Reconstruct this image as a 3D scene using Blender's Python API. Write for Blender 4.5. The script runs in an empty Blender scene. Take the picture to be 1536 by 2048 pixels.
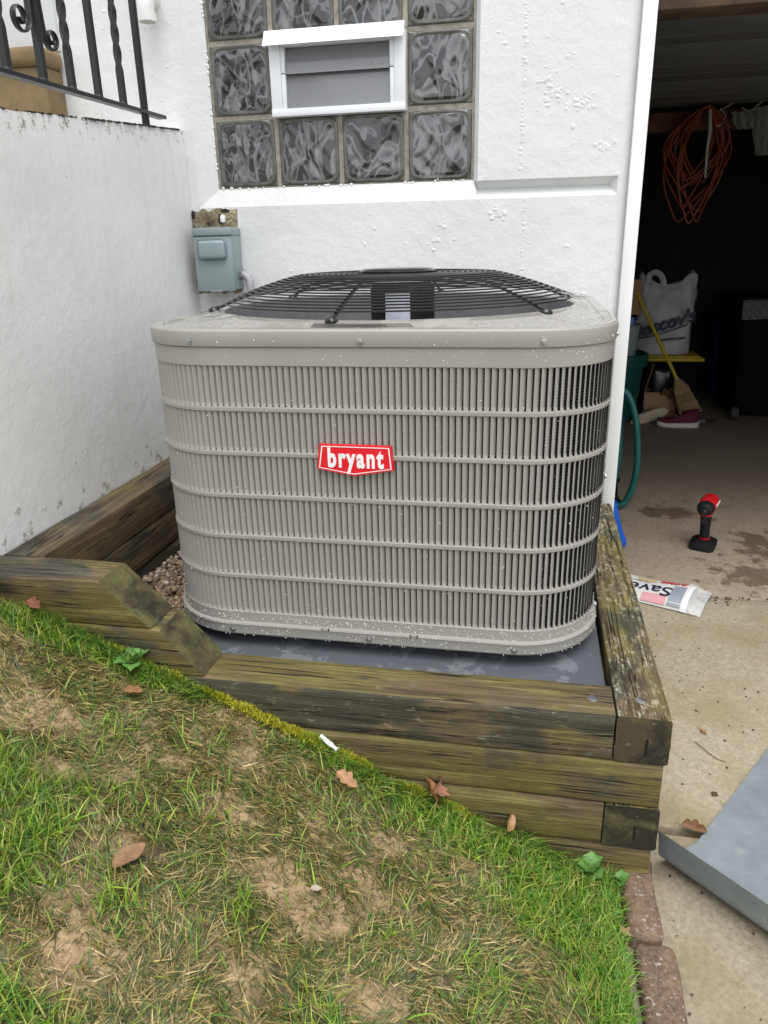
import bpy, bmesh, math, random
import numpy as np
from math import sin, cos, pi, radians, sqrt, atan2
from mathutils import Vector, Matrix, noise

random.seed(7)
rng = np.random.default_rng(11)
C = bpy.context.scene.collection
SC = bpy.context.scene

# ------------------------------------------------------------------ camera, sky, sun, exposure
CAM = Vector((0.3195, -1.3707, 0.8067))
yaw, pit, rol = radians(11.3557), radians(19.8377), radians(-1.3034)
F = Vector((-sin(yaw)*cos(pit), cos(yaw)*cos(pit), -sin(pit)))
rt = Vector((cos(yaw), sin(yaw), 0)); up = rt.cross(F)
R = cos(rol)*rt + sin(rol)*up; U = -sin(rol)*rt + cos(rol)*up
cd = bpy.data.cameras.new('camera'); cam = bpy.data.objects.new('camera', cd); C.objects.link(cam)
cam.matrix_world = Matrix(((R.x, U.x, -F.x, CAM.x), (R.y, U.y, -F.y, CAM.y), (R.z, U.z, -F.z, CAM.z), (0, 0, 0, 1)))
cd.sensor_fit = 'VERTICAL'; cd.sensor_height = 36.0; cd.lens = 36*1483.73/2048
cd.clip_start = 0.02; cd.clip_end = 500
SC.camera = cam

SUN_EL, SUN_AZ = radians(70), radians(160)      # azimuth clockwise from +Y: behind the camera, to the right
w = bpy.data.worlds.new('World'); SC.world = w; w.use_nodes = True
nt = w.node_tree; bgn = nt.nodes['Background']
sky = nt.nodes.new('ShaderNodeTexSky'); sky.sky_type = 'NISHITA'; sky.sun_disc = False
sky.sun_elevation = SUN_EL; sky.sun_rotation = SUN_AZ; sky.dust_density = 1.2; sky.air_density = 1.0
hs = nt.nodes.new('ShaderNodeHueSaturation'); hs.inputs['Saturation'].default_value = 0.16
nt.links.new(sky.outputs[0], hs.inputs['Color']); nt.links.new(hs.outputs[0], bgn.inputs[0])
bgn.inputs[1].default_value = 0.15
sl = bpy.data.lights.new('sun', 'SUN'); sl.energy = 1.4; sl.angle = radians(50); sl.color = (1, 0.97, 0.93)
so = bpy.data.objects.new('sun', sl); C.objects.link(so)
sd = Vector((sin(SUN_AZ)*cos(SUN_EL), cos(SUN_AZ)*cos(SUN_EL), sin(SUN_EL)))
so.rotation_euler = sd.to_track_quat('Z', 'Y').to_euler(); so.location = (0, -4, 6)
SC.view_settings.view_transform = 'Standard'; SC.view_settings.look = 'None'
SC.view_settings.exposure = 0.86; SC.view_settings.gamma = 1.0; SC.view_settings.use_curve_mapping = False

# ------------------------------------------------------------------ helpers: objects
def link(name, data, parent=None, loc=(0, 0, 0), rot=None):
    o = bpy.data.objects.new(name, data); C.objects.link(o)
    o.location = loc
    if rot is not None: o.rotation_euler = rot
    if parent is not None:
        o.parent = parent; o.matrix_parent_inverse = parent.matrix_basis.inverted()
    return o
def tag(o, label=None, cat=None, group=None, kind=None):
    if label: o['label'] = label
    if cat: o['category'] = cat
    if group: o['group'] = group
    if kind: o['kind'] = kind
    return o
def thing(name, loc, label, cat, group=None):
    return tag(link(name, None, None, loc), label, cat, group)
def finish(me, mats, smooth=True, ang=35):
    for m in (mats if isinstance(mats, (list, tuple)) else [mats]): me.materials.append(m)
    if smooth:
        me.shade_smooth(); me.set_sharp_from_angle(angle=radians(ang))
    me.update()
    return me
def mk(name, V, Fc, mats, parent=None, loc=(0, 0, 0), rot=None, smooth=True, ang=35, mi=None):
    me = bpy.data.meshes.new(name)
    me.from_pydata([tuple(v) for v in V], [], [tuple(f) for f in Fc])
    if mi is not None: me.polygons.foreach_set('material_index', mi)
    finish(me, mats, smooth, ang)
    return link(name, me, parent, loc, rot)
def mkbm(name, bm, mats, parent=None, loc=(0, 0, 0), rot=None, smooth=True, ang=35):
    me = bpy.data.meshes.new(name); bmesh.ops.recalc_face_normals(bm, faces=bm.faces); bm.to_mesh(me); bm.free()
    finish(me, mats, smooth, ang)
    return link(name, me, parent, loc, rot)
def bbox(bm, x0, x1, y0, y1, z0, z1, bev=0.0, seg=2, M=None):
    r = bmesh.ops.create_cube(bm, size=1.0); vs = r['verts']
    for v in vs:
        v.co = Vector(((x0+x1)/2+v.co.x*(x1-x0), (y0+y1)/2+v.co.y*(y1-y0), (z0+z1)/2+v.co.z*(z1-z0)))
    if bev > 0:
        es = list({e for v in vs for e in v.link_edges})
        res = bmesh.ops.bevel(bm, geom=es, offset=bev, segments=seg, affect='EDGES', profile=0.5)
        vs = res['verts']
    if M is not None: bmesh.ops.transform(bm, matrix=M, verts=[v for v in vs if v.is_valid])
    return vs
def box(name, x0, x1, y0, y1, z0, z1, mat, parent=None, bev=0.003, seg=2, ang=35):
    bm = bmesh.new(); bbox(bm, x0, x1, y0, y1, z0, z1, bev, seg)
    return mkbm(name, bm, mat, parent, ang=ang)
def tube_geo(pts, rad, n=8, closed=False, flat=None):
    """sweep a circle (or an ellipse flat=(a,b)) along points; returns verts, faces"""
    P = [Vector(p) for p in pts]; m = len(P); V = []; Fc = []
    rads = rad if isinstance(rad, (list, tuple)) else [rad]*m
    T = []
    for i in range(m):
        a = P[(i-1) % m] if (closed or i > 0) else P[i]; b = P[(i+1) % m] if (closed or i < m-1) else P[i]
        T.append((b-a).normalized())
    ref = Vector((0, 0, 1)) if abs(T[0].z) < 0.9 else Vector((1, 0, 0))
    nrm = (ref - T[0]*ref.dot(T[0])).normalized()
    for i in range(m):
        nrm = (nrm - T[i]*nrm.dot(T[i])).normalized(); bn = T[i].cross(nrm)
        for k in range(n):
            a = 2*pi*k/n
            fa, fb = (flat if flat else (1, 1))
            V.append(P[i] + nrm*(rads[i]*fa*cos(a)) + bn*(rads[i]*fb*sin(a)))
    for i in range(m if closed else m-1):
        j = (i+1) % m
        for k in range(n):
            l = (k+1) % n
            Fc.append((i*n+k, i*n+l, j*n+l, j*n+k))
    if not closed:
        Fc.append(tuple(range(n-1, -1, -1))); Fc.append(tuple((m-1)*n+k for k in range(n)))
    return V, Fc
def tube(name, pts, rad, mat, parent=None, n=8, closed=False, flat=None):
    V, Fc = tube_geo(pts, rad, n, closed, flat)
    return mk(name, V, Fc, mat, parent)
def lathe_geo(prof, cx, cy, n=24):
    V = []; Fc = []; m = len(prof)
    for r, z in prof:
        for k in range(n):
            a = 2*pi*k/n; V.append((cx+r*cos(a), cy+r*sin(a), z))
    for i in range(m-1):
        for k in range(n):
            l = (k+1) % n; Fc.append((i*n+k, i*n+l, (i+1)*n+l, (i+1)*n+k))
    if prof[0][0] > 1e-6: Fc.append(tuple(range(n-1, -1, -1)))
    if prof[-1][0] > 1e-6: Fc.append(tuple((m-1)*n+k for k in range(n)))
    return V, Fc
def lathe(name, prof, cx, cy, mat, parent=None, n=24):
    V, Fc = lathe_geo(prof, cx, cy, n); return mk(name, V, Fc, mat, parent)
def catmull(pts, k=8, closed=False):
    P = [Vector(p) for p in pts]; n = len(P); out = []
    rngi = range(n if closed else n-1)
    for i in rngi:
        p0 = P[(i-1) % n] if (closed or i > 0) else P[i]*2-P[i+1]
        p1 = P[i]; p2 = P[(i+1) % n]
        p3 = P[(i+2) % n] if (closed or i+2 < n) else p2*2-p1
        for j in range(k):
            t = j/k
            out.append(0.5*((2*p1)+(p2-p0)*t+(2*p0-5*p1+4*p2-p3)*t*t+(3*p1-p0-3*p2+p3)*t**3))
    if not closed: out.append(P[-1])
    return out
def text(name, s, size, M, mat, parent=None, offset=0.0, shear=0.0, extrude=0.0004, align='CENTER', sx=1.0, spacing=1.0):
    cu = bpy.data.curves.new('lettering', 'FONT'); cu.body = s; cu.size = size; cu.offset = offset; cu.shear = shear
    cu.extrude = extrude; cu.align_x = align; cu.align_y = 'CENTER'; cu.resolution_u = 4; cu.space_character = spacing
    to = bpy.data.objects.new('lettering', cu); C.objects.link(to)
    dg = bpy.context.evaluated_depsgraph_get(); dg.update()
    me = bpy.data.meshes.new_from_object(to.evaluated_get(dg)); me.name = name
    bpy.data.objects.remove(to); bpy.data.curves.remove(cu)
    me.transform(M @ Matrix.Diagonal((sx, 1, 1, 1)))
    me.materials.clear(); me.materials.append(mat)
    return link(name, me, parent)
def frame(o, ux, uz):
    """matrix: local x -> ux, local y -> uz, local z -> ux x uz, origin o"""
    ux = Vector(ux).normalized(); uz = Vector(uz).normalized(); n = ux.cross(uz)
    return Matrix(((ux.x, uz.x, n.x, o[0]), (ux.y, uz.y, n.y, o[1]), (ux.z, uz.z, n.z, o[2]), (0, 0, 0, 1)))

# ------------------------------------------------------------------ helpers: materials
class G:
    def __init__(s, name):
        s.m = bpy.data.materials.new(name); s.m.use_nodes = True; s.t = s.m.node_tree
        s.b = s.t.nodes['Principled BSDF']; s.out = s.t.nodes['Material Output']
        s._c = None
    def n(s, typ, **kw):
        x = s.t.nodes.new('ShaderNode'+typ)
        for k, v in kw.items(): setattr(x, k, v)
        return x
    def l(s, a, b): s.t.links.new(a, b)
    def co(s, scale=(1, 1, 1), loc=(0, 0, 0), rand=False, rot=(0, 0, 0)):
        tc = s.n('TexCoord'); mp = s.n('Mapping'); mp.inputs['Scale'].default_value = scale
        mp.inputs['Location'].default_value = loc; mp.inputs['Rotation'].default_value = rot
        src = tc.outputs['Object']
        if rand:
            oi = s.n('ObjectInfo'); va = s.n('VectorMath', operation='MULTIPLY_ADD')
            cb = s.n('CombineXYZ')
            for k in range(3): s.l(oi.outputs['Random'], cb.inputs[k])
            s.l(cb.outputs[0], va.inputs[0]); va.inputs[1].default_value = (37, 19, 53); s.l(src, va.inputs[2]); src = va.outputs[0]
        s.l(src, mp.inputs[0]); return mp.outputs[0]
    def noise(s, vec, scale, detail=4, rough=0.55, dist=0.0):
        x = s.n('TexNoise'); s.l(vec, x.inputs['Vector']); x.inputs['Scale'].default_value = scale
        x.inputs['Detail'].default_value = detail; x.inputs['Roughness'].default_value = rough; x.inputs['Distortion'].default_value = dist
        return x.outputs['Fac']
    def ramp(s, fac, stops):
        x = s.n('ValToRGB'); e = x.color_ramp.elements
        while len(e) < len(stops): e.new(0.5)
        for i, (p, c) in enumerate(stops):
            e[i].position = p; e[i].color = (c, c, c, 1) if isinstance(c, (int, float)) else (*c, 1)
        s.l(fac, x.inputs[0]); return x.outputs[0]
    def mix(s, fac, a, b, mode='MIX'):
        x = s.n('Mix', data_type='RGBA', blend_type=mode)
        for sock, v in ((x.inputs[0], fac), (x.inputs[6], a), (x.inputs[7], b)):
            if isinstance(v, (int, float)): sock.default_value = v
            elif isinstance(v, tuple): sock.default_value = (*v, 1) if len(v) == 3 else v
            else: s.l(v, sock)
        return x.outputs[2]
    def math(s, op, a, b=0.0, c=None):
        x = s.n('Math', operation=op)
        for i, v in enumerate((a, b) if c is None else (a, b, c)):
            if isinstance(v, (int, float)): x.inputs[i].default_value = v
            else: s.l(v, x.inputs[i])
        return x.outputs[0]
    def bump(s, h, strength=0.3, dist=0.002, prev=None):
        x = s.n('Bump'); x.inputs['Strength'].default_value = strength; x.inputs['Distance'].default_value = dist
        s.l(h, x.inputs['Height'])
        if prev is not None: s.l(prev, x.inputs['Normal'])
        return x.outputs[0]
    def set(s, base=None, rough=None, normal=None, metal=None, spec=None, ior=None, coat=None):
        for nm, v in (('Base Color', base), ('Roughness', rough), ('Normal', normal), ('Metallic', metal), ('Specular IOR Level', spec), ('IOR', ior), ('Coat Weight', coat)):
            if v is None: continue
            i = s.b.inputs[nm]
            if isinstance(v, (int, float)): i.default_value = v
            elif isinstance(v, tuple): i.default_value = (*v, 1)
            else: s.l(v, i)
        return s.m
def plain(name, col, rough=0.5, var=0.12, scale=30, metal=0.0, bump=0.0, bs=150, spec=0.5, coat=None):
    g = G(name); v = g.co(rand=True); f = g.noise(v, scale, 5)
    lo = tuple(c*(1-var) for c in col); hi = tuple(min(1, c*(1+var)) for c in col)
    base = g.ramp(f, [(0.3, lo), (0.7, hi)])
    rr = g.math('MULTIPLY_ADD', g.noise(v, scale*1.7, 3), 0.2, rough-0.1)
    nm = g.bump(g.noise(v, bs, 4), bump, 0.002) if bump else None
    return g.set(base, rr, nm, metal, spec, coat=coat)

# white masonry paint over rough block
def stucco(name, fine, dirt):
    g = G(name); v = g.co()
    big = g.noise(v, 3.0, 4); base = g.ramp(big, [(0.3, (0.67, 0.68, 0.68)) if not fine else (0.3, (0.73, 0.735, 0.725)), (0.7, (0.74, 0.745, 0.745)) if not fine else (0.7, (0.79, 0.79, 0.785))])
    sp = g.noise(v, 11, 6, 0.65); base = g.mix(g.ramp(sp, [(0.70, 0.0), (0.76, 0.35)]), base, (0.60, 0.60, 0.58))
    if dirt:
        sep = g.n('SeparateXYZ'); g.l(v, sep.inputs[0])
        z, y = sep.outputs[2], sep.outputs[1]
        # mud splashes low down, mould near the coping, short scuffs
        low = g.math('SMOOTH_MIN', g.math('MULTIPLY_ADD', z, -4.5, 1.85), 1.0, 0.1)
        sp1 = g.noise(v, 26, 6, 0.7); sp1 = g.math('ADD', sp1, g.math('MULTIPLY', g.math('MAXIMUM', low, -0.7), 0.16))
        base = g.mix(g.ramp(sp1, [(0.70, 0.0), (0.77, 0.65)]), base, (0.19, 0.155, 0.10))
        edge = g.math('ABSOLUTE', g.math('SUBTRACT', g.math('MULTIPLY_ADD', y, 0.077, 1.075), z))
        sp2 = g.math('SUBTRACT', g.noise(v, 38, 6, 0.75), g.math('MULTIPLY', edge, 2.0))
        base = g.mix(g.ramp(sp2, [(0.50, 0.0), (0.60, 0.8)]), base, (0.15, 0.125, 0.09))
        vs = g.co(scale=(1, 6, 0.6)); st = g.noise(vs, 5, 4); base = g.mix(g.ramp(st, [(0.5, 0.0), (0.8, 0.22)]), base, (0.52, 0.49, 0.44))
        sep2 = g.noise(v, 17, 2, 0.5); base = g.mix(g.ramp(sep2, [(0.80, 0.0), (0.812, 0.6)]), base, (0.2, 0.18, 0.15))
    n1 = g.noise(v, 95 if fine else 120, 4, 0.6); n2 = g.noise(v, 260, 3); n3 = g.noise(v, 22, 3)
    pm = g.noise(v, 4.5, 3); b = g.bump(g.noise(v, 8, 4, .6), 0.2, 0.008); b = g.bump(n3, 0.28 if fine else 0.42, 0.007, b); b = g.bump(g.math('MULTIPLY', n1, g.ramp(pm, [(.35, .25), (.65, 1.0)])), 0.30 if fine else 0.34, 0.0035, b); b = g.bump(n2, 0.2, 0.001, b)
    return g.set(base, 0.62, b)
M_wall = stucco('painted_stucco', False, False)
M_left = stucco('painted_rendering', True, True)

def timber_mat(name, end=False, dark=0.0, moss=0.5, bevel=False, lich=0.0):
    g = G(name)
    vl = g.co(scale=(1.0, 22, 22), rand=True); vf = g.co(scale=(2.5, 95, 95), rand=True); v = g.co(rand=True)
    if not end:
        gr = g.math('ADD', g.math('MULTIPLY', g.noise(vl, 2.6, 12, 0.72, 0.6), .64), g.math('MULTIPLY', g.noise(vf, 2.8, 8, 0.75), .36))
        base = g.ramp(gr, [(0.32, (0.030, 0.021, 0.011)), (0.46, (0.095, 0.068, 0.035)), (0.56, (0.165, 0.122, 0.066)), (0.70, (0.37, 0.30, 0.19))])
        vm = g.co(scale=(0.8, 2.2, 2.2), rand=True)
        mo = g.noise(vm, 5.2, 8, 0.68)
        base = g.mix(g.math('MULTIPLY', g.ramp(mo, [(0.54-0.16*moss, 0.0), (0.64-0.12*moss, 0.66)]), g.ramp(g.noise(v, 85, 6, .75), [(.36, .35), (.56, 1.0)])), base, g.ramp(gr, [(0.34, (0.055, 0.050, 0.010)), (0.49, (0.15, 0.135, 0.026)), (0.66, (0.35, 0.315, 0.085))]))
        bl = g.noise(g.co(scale=(1.3, 3, 3), rand=True, loc=(5, 2, 1)), 2.6, 5, 0.6)
        base = g.mix(g.ramp(bl, [(0.55-0.1*dark, 0.0), (0.62-0.1*dark, 0.85)]), base, g.ramp(gr, [(0.38, (0.012, 0.013, 0.010)), (0.64, (0.095, 0.095, 0.072))]))
        li = g.noise(g.co(scale=(.6, 1.3, 1.3), rand=True), 60, 8, 0.75); lm = g.noise(v, 6, 4)
        lf = g.math('MULTIPLY', g.ramp(li, [(0.58-.07*lich, 0.0), (0.70-.09*lich, 0.5+.3*lich)]), g.ramp(lm, [(0.54-.15*lich, 0.0), (0.64-.14*lich, 1.0)]))
        base = g.mix(lf, base, (0.44, 0.43, 0.31))
        # knots
        kv = g.n('TexVoronoi'); g.l(g.co(scale=(3.2, 7, 7), rand=True), kv.inputs['Vector']); kv.inputs['Scale'].default_value = 1.0
        kd = g.math('ADD', kv.outputs['Distance'], g.math('MULTIPLY', g.noise(v, 60, 2), .05)); base = g.mix(g.ramp(kd, [(.085, .85), (.12, .5), (.19, 0.0)]), base, (.028, .018, .010))
        cr = g.noise(g.co(scale=(0.7, 26, 26), rand=True), 1.7, 3, 0.5)
        cf = g.ramp(cr, [(0.484, 0.0), (0.496, 1.0), (0.504, 1.0), (0.516, 0.0)])
        cm = g.ramp(g.noise(g.co(scale=(2, 6, 6), rand=True), 2, 2), [(0.44, 0.0), (0.52, 1.0)])
        cf = g.math('MULTIPLY', cf, cm)
        base = g.mix(cf, base, (0.015, 0.011, 0.007))
        b = g.bump(gr, 0.8, 0.005); b = g.bump(g.noise(g.co(scale=(3, 40, 40), rand=True), 6, 4), 0.4, 0.0012, b)
        b = g.bump(g.math('SUBTRACT', 1.0, cf), 0.8, 0.004, b)
        return g.set(base, g.ramp(mo, [(0.3, 0.42), (0.7, 0.72)]), b, spec=0.4)
    # sawn end: growth rings about the pith
    tc = g.n('TexCoord'); sx = g.n('SeparateXYZ'); g.l(tc.outputs['Object'], sx.inputs[0])
    y, z = g.math('ADD', sx.outputs[1], 0.006), g.math('ADD', sx.outputs[2], -0.002)
    r = g.math('SQRT', g.math('ADD', g.math('MULTIPLY', y, y), g.math('MULTIPLY', z, z)))
    wob = g.noise(v, 16, 5, .65); r = g.math('ADD', r, g.math('MULTIPLY', wob, 0.016))
    ring = g.math('SINE', g.math('MULTIPLY', r, 1500))
    base = g.ramp(g.math('MULTIPLY_ADD', ring, 0.08 if bevel else 0.3, 0.5), [(0.1, (0.035, 0.026, 0.015)), (0.9, (0.10, 0.078, 0.042))])
    if bevel: base = g.mix(g.ramp(g.noise(g.co(scale=(8, 30, 8), rand=True), 6, 6, 0.7), [(.35, 0.0), (.65, 0.8)]), base, (0.03, 0.026, 0.014))
    mo = g.noise(v, 16, 6, 0.65)
    base = g.mix(g.ramp(mo, [(0.50-0.2*moss, 0.0), (0.70-0.12*moss, 0.85)]), base, (0.13, 0.13, 0.045))
    bl = g.noise(v, 13, 4, 0.6, 0.5); base = g.mix(g.ramp(bl, [(0.5-0.15*dark, 0.0), (0.66-0.15*dark, 0.85)]), base, (0.014, 0.012, 0.011))
    li = g.noise(v, 60, 6, 0.7); base = g.mix(g.ramp(li, [(0.62, 0.0), (0.70, 0.6)]), base, (0.30, 0.30, 0.2))
    an = g.math('ABSOLUTE', g.math('ADD', y, g.math('MULTIPLY', wob, 0.004)))
    ck = g.math('MULTIPLY', g.ramp(g.math('MULTIPLY', an, 100), [(0.19, 1.0), (0.30, 0.0)]), g.ramp(g.math('MULTIPLY_ADD', z, 10, 0.5), [(0.12, 0.0), (0.2, 1.0), (0.5, 1.0), (0.56, 0.0)]))
    if not bevel: base = g.mix(ck, base, (0.008, 0.006, 0.005))
    b = g.bump(ring, 0.05 if bevel else 0.25, 0.001); b = g.bump(g.noise(v, 120, 4), 0.5, 0.002, b)
    return g.set(base, 0.75, b, spec=0.35)
M_tim = timber_mat('weathered_timber', moss=0.7); M_end = timber_mat('sawn_timber_end', True, 0.3, 0.1)
M_timdark = timber_mat('wet_dark_timber', dark=0.7, moss=0.1); M_endmoss = timber_mat('mossy_bevel_end', True, 0.4, 0.7, True)
M_timgreen = timber_mat('mossy_timber', dark=-0.2, moss=1.0)
M_timlich = timber_mat('lichen_grown_timber', moss=0.5, lich=1.0); M_timstain = timber_mat('black_stained_timber', dark=1.5, moss=0.4, lich=.35); M_endblack = timber_mat('black_stained_end', True, 1.0, 0.5)

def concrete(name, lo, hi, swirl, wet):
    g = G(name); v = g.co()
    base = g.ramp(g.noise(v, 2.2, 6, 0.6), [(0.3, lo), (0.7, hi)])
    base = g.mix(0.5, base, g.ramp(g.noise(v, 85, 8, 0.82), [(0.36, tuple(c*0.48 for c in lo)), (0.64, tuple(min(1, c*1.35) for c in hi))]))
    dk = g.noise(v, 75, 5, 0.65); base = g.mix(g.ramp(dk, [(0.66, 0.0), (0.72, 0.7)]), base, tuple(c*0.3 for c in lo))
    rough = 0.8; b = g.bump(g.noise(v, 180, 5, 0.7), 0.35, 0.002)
    if swirl:
        vm = g.n('VectorMath', operation='ADD'); nz = g.n('TexNoise'); g.l(v, nz.inputs['Vector']); nz.inputs['Scale'].default_value = 3.0; nz.inputs['Detail'].default_value = 1
        sc = g.n('VectorMath', operation='SCALE'); g.l(nz.outputs['Color'], sc.inputs[0]); sc.inputs['Scale'].default_value = 0.55
        g.l(v, vm.inputs[0]); g.l(sc.outputs[0], vm.inputs[1])
        wv = g.n('TexWave', wave_type='RINGS', rings_direction='Z'); g.l(vm.outputs[0], wv.inputs['Vector']); wv.inputs['Scale'].default_value = 34; wv.inputs['Distortion'].default_value = 14.0
        wv.inputs['Detail'].default_value = 3; wv.inputs['Detail Scale'].default_value = 9; wv.inputs['Detail Roughness'].default_value = .7
        base = g.mix(g.math('MULTIPLY', wv.outputs['Fac'], 0.3), base, tuple(c*0.55 for c in lo)); b = g.bump(wv.outputs['Fac'], 0.22, 0.002, b)
        ol = g.noise(v, 5, 5); base = g.mix(g.ramp(ol, [(0.46, 0.0), (0.66, 0.5)]), base, (0.24, 0.185, 0.085))
    if wet:
        sep = g.n('SeparateXYZ'); g.l(v, sep.inputs[0])
        def gauss(cx, cy, rx, ry):
            dx = g.math('DIVIDE', g.math('SUBTRACT', sep.outputs[0], cx), rx); dy = g.math('DIVIDE', g.math('SUBTRACT', sep.outputs[1], cy), ry)
            return g.math('EXPONENT', g.math('MULTIPLY', g.math('ADD', g.math('MULTIPLY', dx, dx), g.math('MULTIPLY', dy, dy)), -1.0))
        m = g.math('ADD', gauss(1.18, 1.42, 0.22, 0.13), g.math('ADD', gauss(1.32, 1.75, 0.14, 0.2), gauss(1.0, 2.1, 0.18, 0.12)))
        n_ = g.math('ADD', g.noise(v, 13, 6, 0.7), g.math('MULTIPLY', m, 0.24))
        wf = g.ramp(n_, [(0.60, 0.0), (0.65, .45), (0.70, 1.0)])
        base = g.mix(g.math('MULTIPLY', wf, 0.72), base, (0.085, 0.058, 0.036)); rough = g.ramp(wf, [(0.0, 0.7), (1.0, 0.3)])
    return g.set(base, rough, b, spec=0.4)
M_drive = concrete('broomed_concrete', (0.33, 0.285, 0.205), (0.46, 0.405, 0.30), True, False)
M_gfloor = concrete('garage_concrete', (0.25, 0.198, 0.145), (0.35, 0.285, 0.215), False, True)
M_joint = plain('joint_filler', (0.05, 0.04, 0.03), 0.9, 0.4)

# cabinet paint with rain film
def paint(name, col, wet):
    g = G(name); v = g.co(); base = g.ramp(g.noise(v, 6, 4), [(0.3, tuple(c*0.96 for c in col)), (0.7, tuple(c*1.04 for c in col))])
    r = 0.42; b = None
    if wet:
        wf = g.ramp(g.noise(g.co(scale=(1, 1, 1)), 9, 5, 0.6, 0.6), [(0.42, 0.0), (0.47, 1.0)])
        base = g.mix(g.math('MULTIPLY', wf, 0.35), base, tuple(c*0.72 for c in col)); r = g.ramp(wf, [(0.0, 0.4), (1.0, 0.07)])
        b = g.bump(wf, 0.5, 0.0015); b = g.bump(g.ramp(g.noise(v, 140, 2), [(0.58, 0.0), (0.66, 1.0)]), 0.4, 0.0012, b)
    else:
        b = g.bump(g.noise(v, 420, 2), 0.06, 0.0006)
    return g.set(base, r, b, spec=0.5)
M_ac = paint('warm_grey_paint', (0.305, 0.293, 0.268), False); M_actop = paint('wet_grey_paint', (0.305, 0.293, 0.268), True)
M_coil = plain('coil_fins', (0.06, 0.06, 0.062), 0.4, 0.3, 60)
M_blk = plain('black_coated_wire', (0.014, 0.014, 0.015), 0.2, 0.2, 60)
M_blkmat = plain('matt_black_plastic', (0.010, 0.010, 0.011), 0.6, 0.25, 60, spec=.3)
M_bin = plain('dull_black_bin', (0.004, 0.004, 0.0045), 0.8, 0.25, 60, spec=.08)
M_galv = plain('galvanised_inner', (0.20, 0.20, 0.205), 0.4, 0.15, 20)
M_zinc = plain('zinc_screw', (0.42, 0.42, 0.41), 0.38, 0.1, 50, metal=0.9)
M_red = plain('red_badge', (0.72, 0.012, 0.025), 0.3, 0.03, 20); M_white = plain('white_print', (0.85, 0.85, 0.85), 0.4, 0.03, 20)
M_drop = plain('water_bead', (0.74, 0.75, 0.76), 0.05, 0.05, 50)  # opaque white paints the bright glints of clear water into the colour
M_iron = plain('black_iron', (0.012, 0.012, 0.014), 0.42, 0.3, 60, bump=0.3, bs=200)
M_trim = plain('white_trim_paint', (0.80, 0.81, 0.80), 0.4, 0.03, 12)
M_vinyl = plain('white_vinyl', (0.80, 0.82, 0.85), 0.35, 0.02, 12)
M_stone = plain('brown_sandstone', (0.21, 0.145, 0.075), 0.85, 0.3, 9, bump=0.5, bs=160)
M_mortar = plain('old_mortar', (0.30, 0.275, 0.225), 0.85, 0.3, 40, bump=0.6, bs=180)
M_box = plain('blue_grey_enamel', (0.25, 0.315, 0.325), 0.38, 0.05, 10)
M_pvc = plain('white_plastic_pipe', (0.78, 0.78, 0.77), 0.4, 0.04, 20)
M_greypvc = plain('grey_conduit', (0.33, 0.33, 0.36), 0.35, 0.08, 30)
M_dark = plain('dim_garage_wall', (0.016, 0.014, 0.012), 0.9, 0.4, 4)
M_header = plain('brown_header_wood', (0.075, 0.048, 0.028), 0.8, 0.5, 14, bump=0.4, bs=60)
M_gdoor = plain('grey_door_underside', (0.15, 0.155, 0.16), 0.5, 0.1, 8)
M_soil = None

# glass
def glassblock():
    g = G('wavy_glass_block'); v = g.co(rand=True)
    n1 = g.noise(g.co(scale=(1.6, 1, .8), rand=True, rot=(0, .75, 0)), 8.5, 1.5, 0.5, 1.6)
    n2 = g.noise(g.co(scale=(1.3, 1, .9), rand=True, rot=(0, -.8, 0), loc=(4, 2, 7)), 11, 1.5, 0.5, 1.2)
    r1 = g.ramp(n1, [(0.44, 0.0), (0.475, 1.0), (0.53, .75), (0.56, 0.0)]); r2 = g.ramp(n2, [(0.50, 0.0), (0.53, .7), (0.57, .5), (0.60, 0.0)])
    base = g.mix(g.math('MAXIMUM', r1, r2), (0.015, 0.0155, 0.0155), (0.165, 0.168, 0.172))  # pale ribbons paint reflections and refraction of the glass into its base colour
    return g.set(base, 0.09, g.bump(g.noise(v, 30, 1), 0.1, 0.003), ior=1.75, spec=0.5)
M_glass = glassblock()
g = G('glass_block_edge'); M_gedge = g.set(g.ramp(g.noise(g.co(rand=True), 30, 4), [(0.3, (0.055, 0.055, 0.048)), (0.7, (0.125, 0.122, 0.105))]), 0.2, None, ior=1.6)
g = G('frosted_pane'); v = g.co()
M_pane = g.set(g.mix(g.ramp(g.noise(v, 120, 4, 0.6), [(0.64, 0.0), (0.68, 0.5)]), (0.20, 0.205, 0.215), (0.06, 0.06, 0.06)), 0.10, g.bump(g.noise(v, 300, 2), 0.08, 0.0008), ior=1.75)
# galvanised sheet metal
g = G('galvanised_sheet'); v = g.co()
vo = g.n('TexVoronoi'); g.l(v, vo.inputs['Vector']); vo.inputs['Scale'].default_value = 26
spg = g.mix(0.12, g.ramp(g.noise(v, 5, 6, 0.65), [(0.3, (0.19, 0.235, 0.265)), (0.7, (0.34, 0.39, 0.42))]), g.ramp(vo.outputs['Distance'], [(0, .2), (1, .5)]))
spg = g.mix(g.ramp(g.noise(v, 13, 6, 0.7), [(0.62, 0.0), (0.70, 0.5)]), spg, (0.5, 0.5, 0.46))
spg = g.mix(g.ramp(g.noise(g.co(scale=(1, 7, 1), rot=(0, 0, .5)), 14, 6, 0.75), [(0.60, 0.0), (0.68, 0.45)]), spg, (0.55, 0.58, 0.60))
spg = g.mix(g.ramp(g.noise(v, 5.5, 5, 0.7), [(0.67, 0.0), (0.69, 0.7), (.71, .2)]), spg, (0.45, 0.38, 0.24))
M_sheet = g.set(spg, g.ramp(g.noise(v, 9, 4), [(0.3, 0.38), (0.7, 0.6)]), g.bump(g.noise(v, 60, 3), 0.1, 0.001), metal=0.35)
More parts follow.
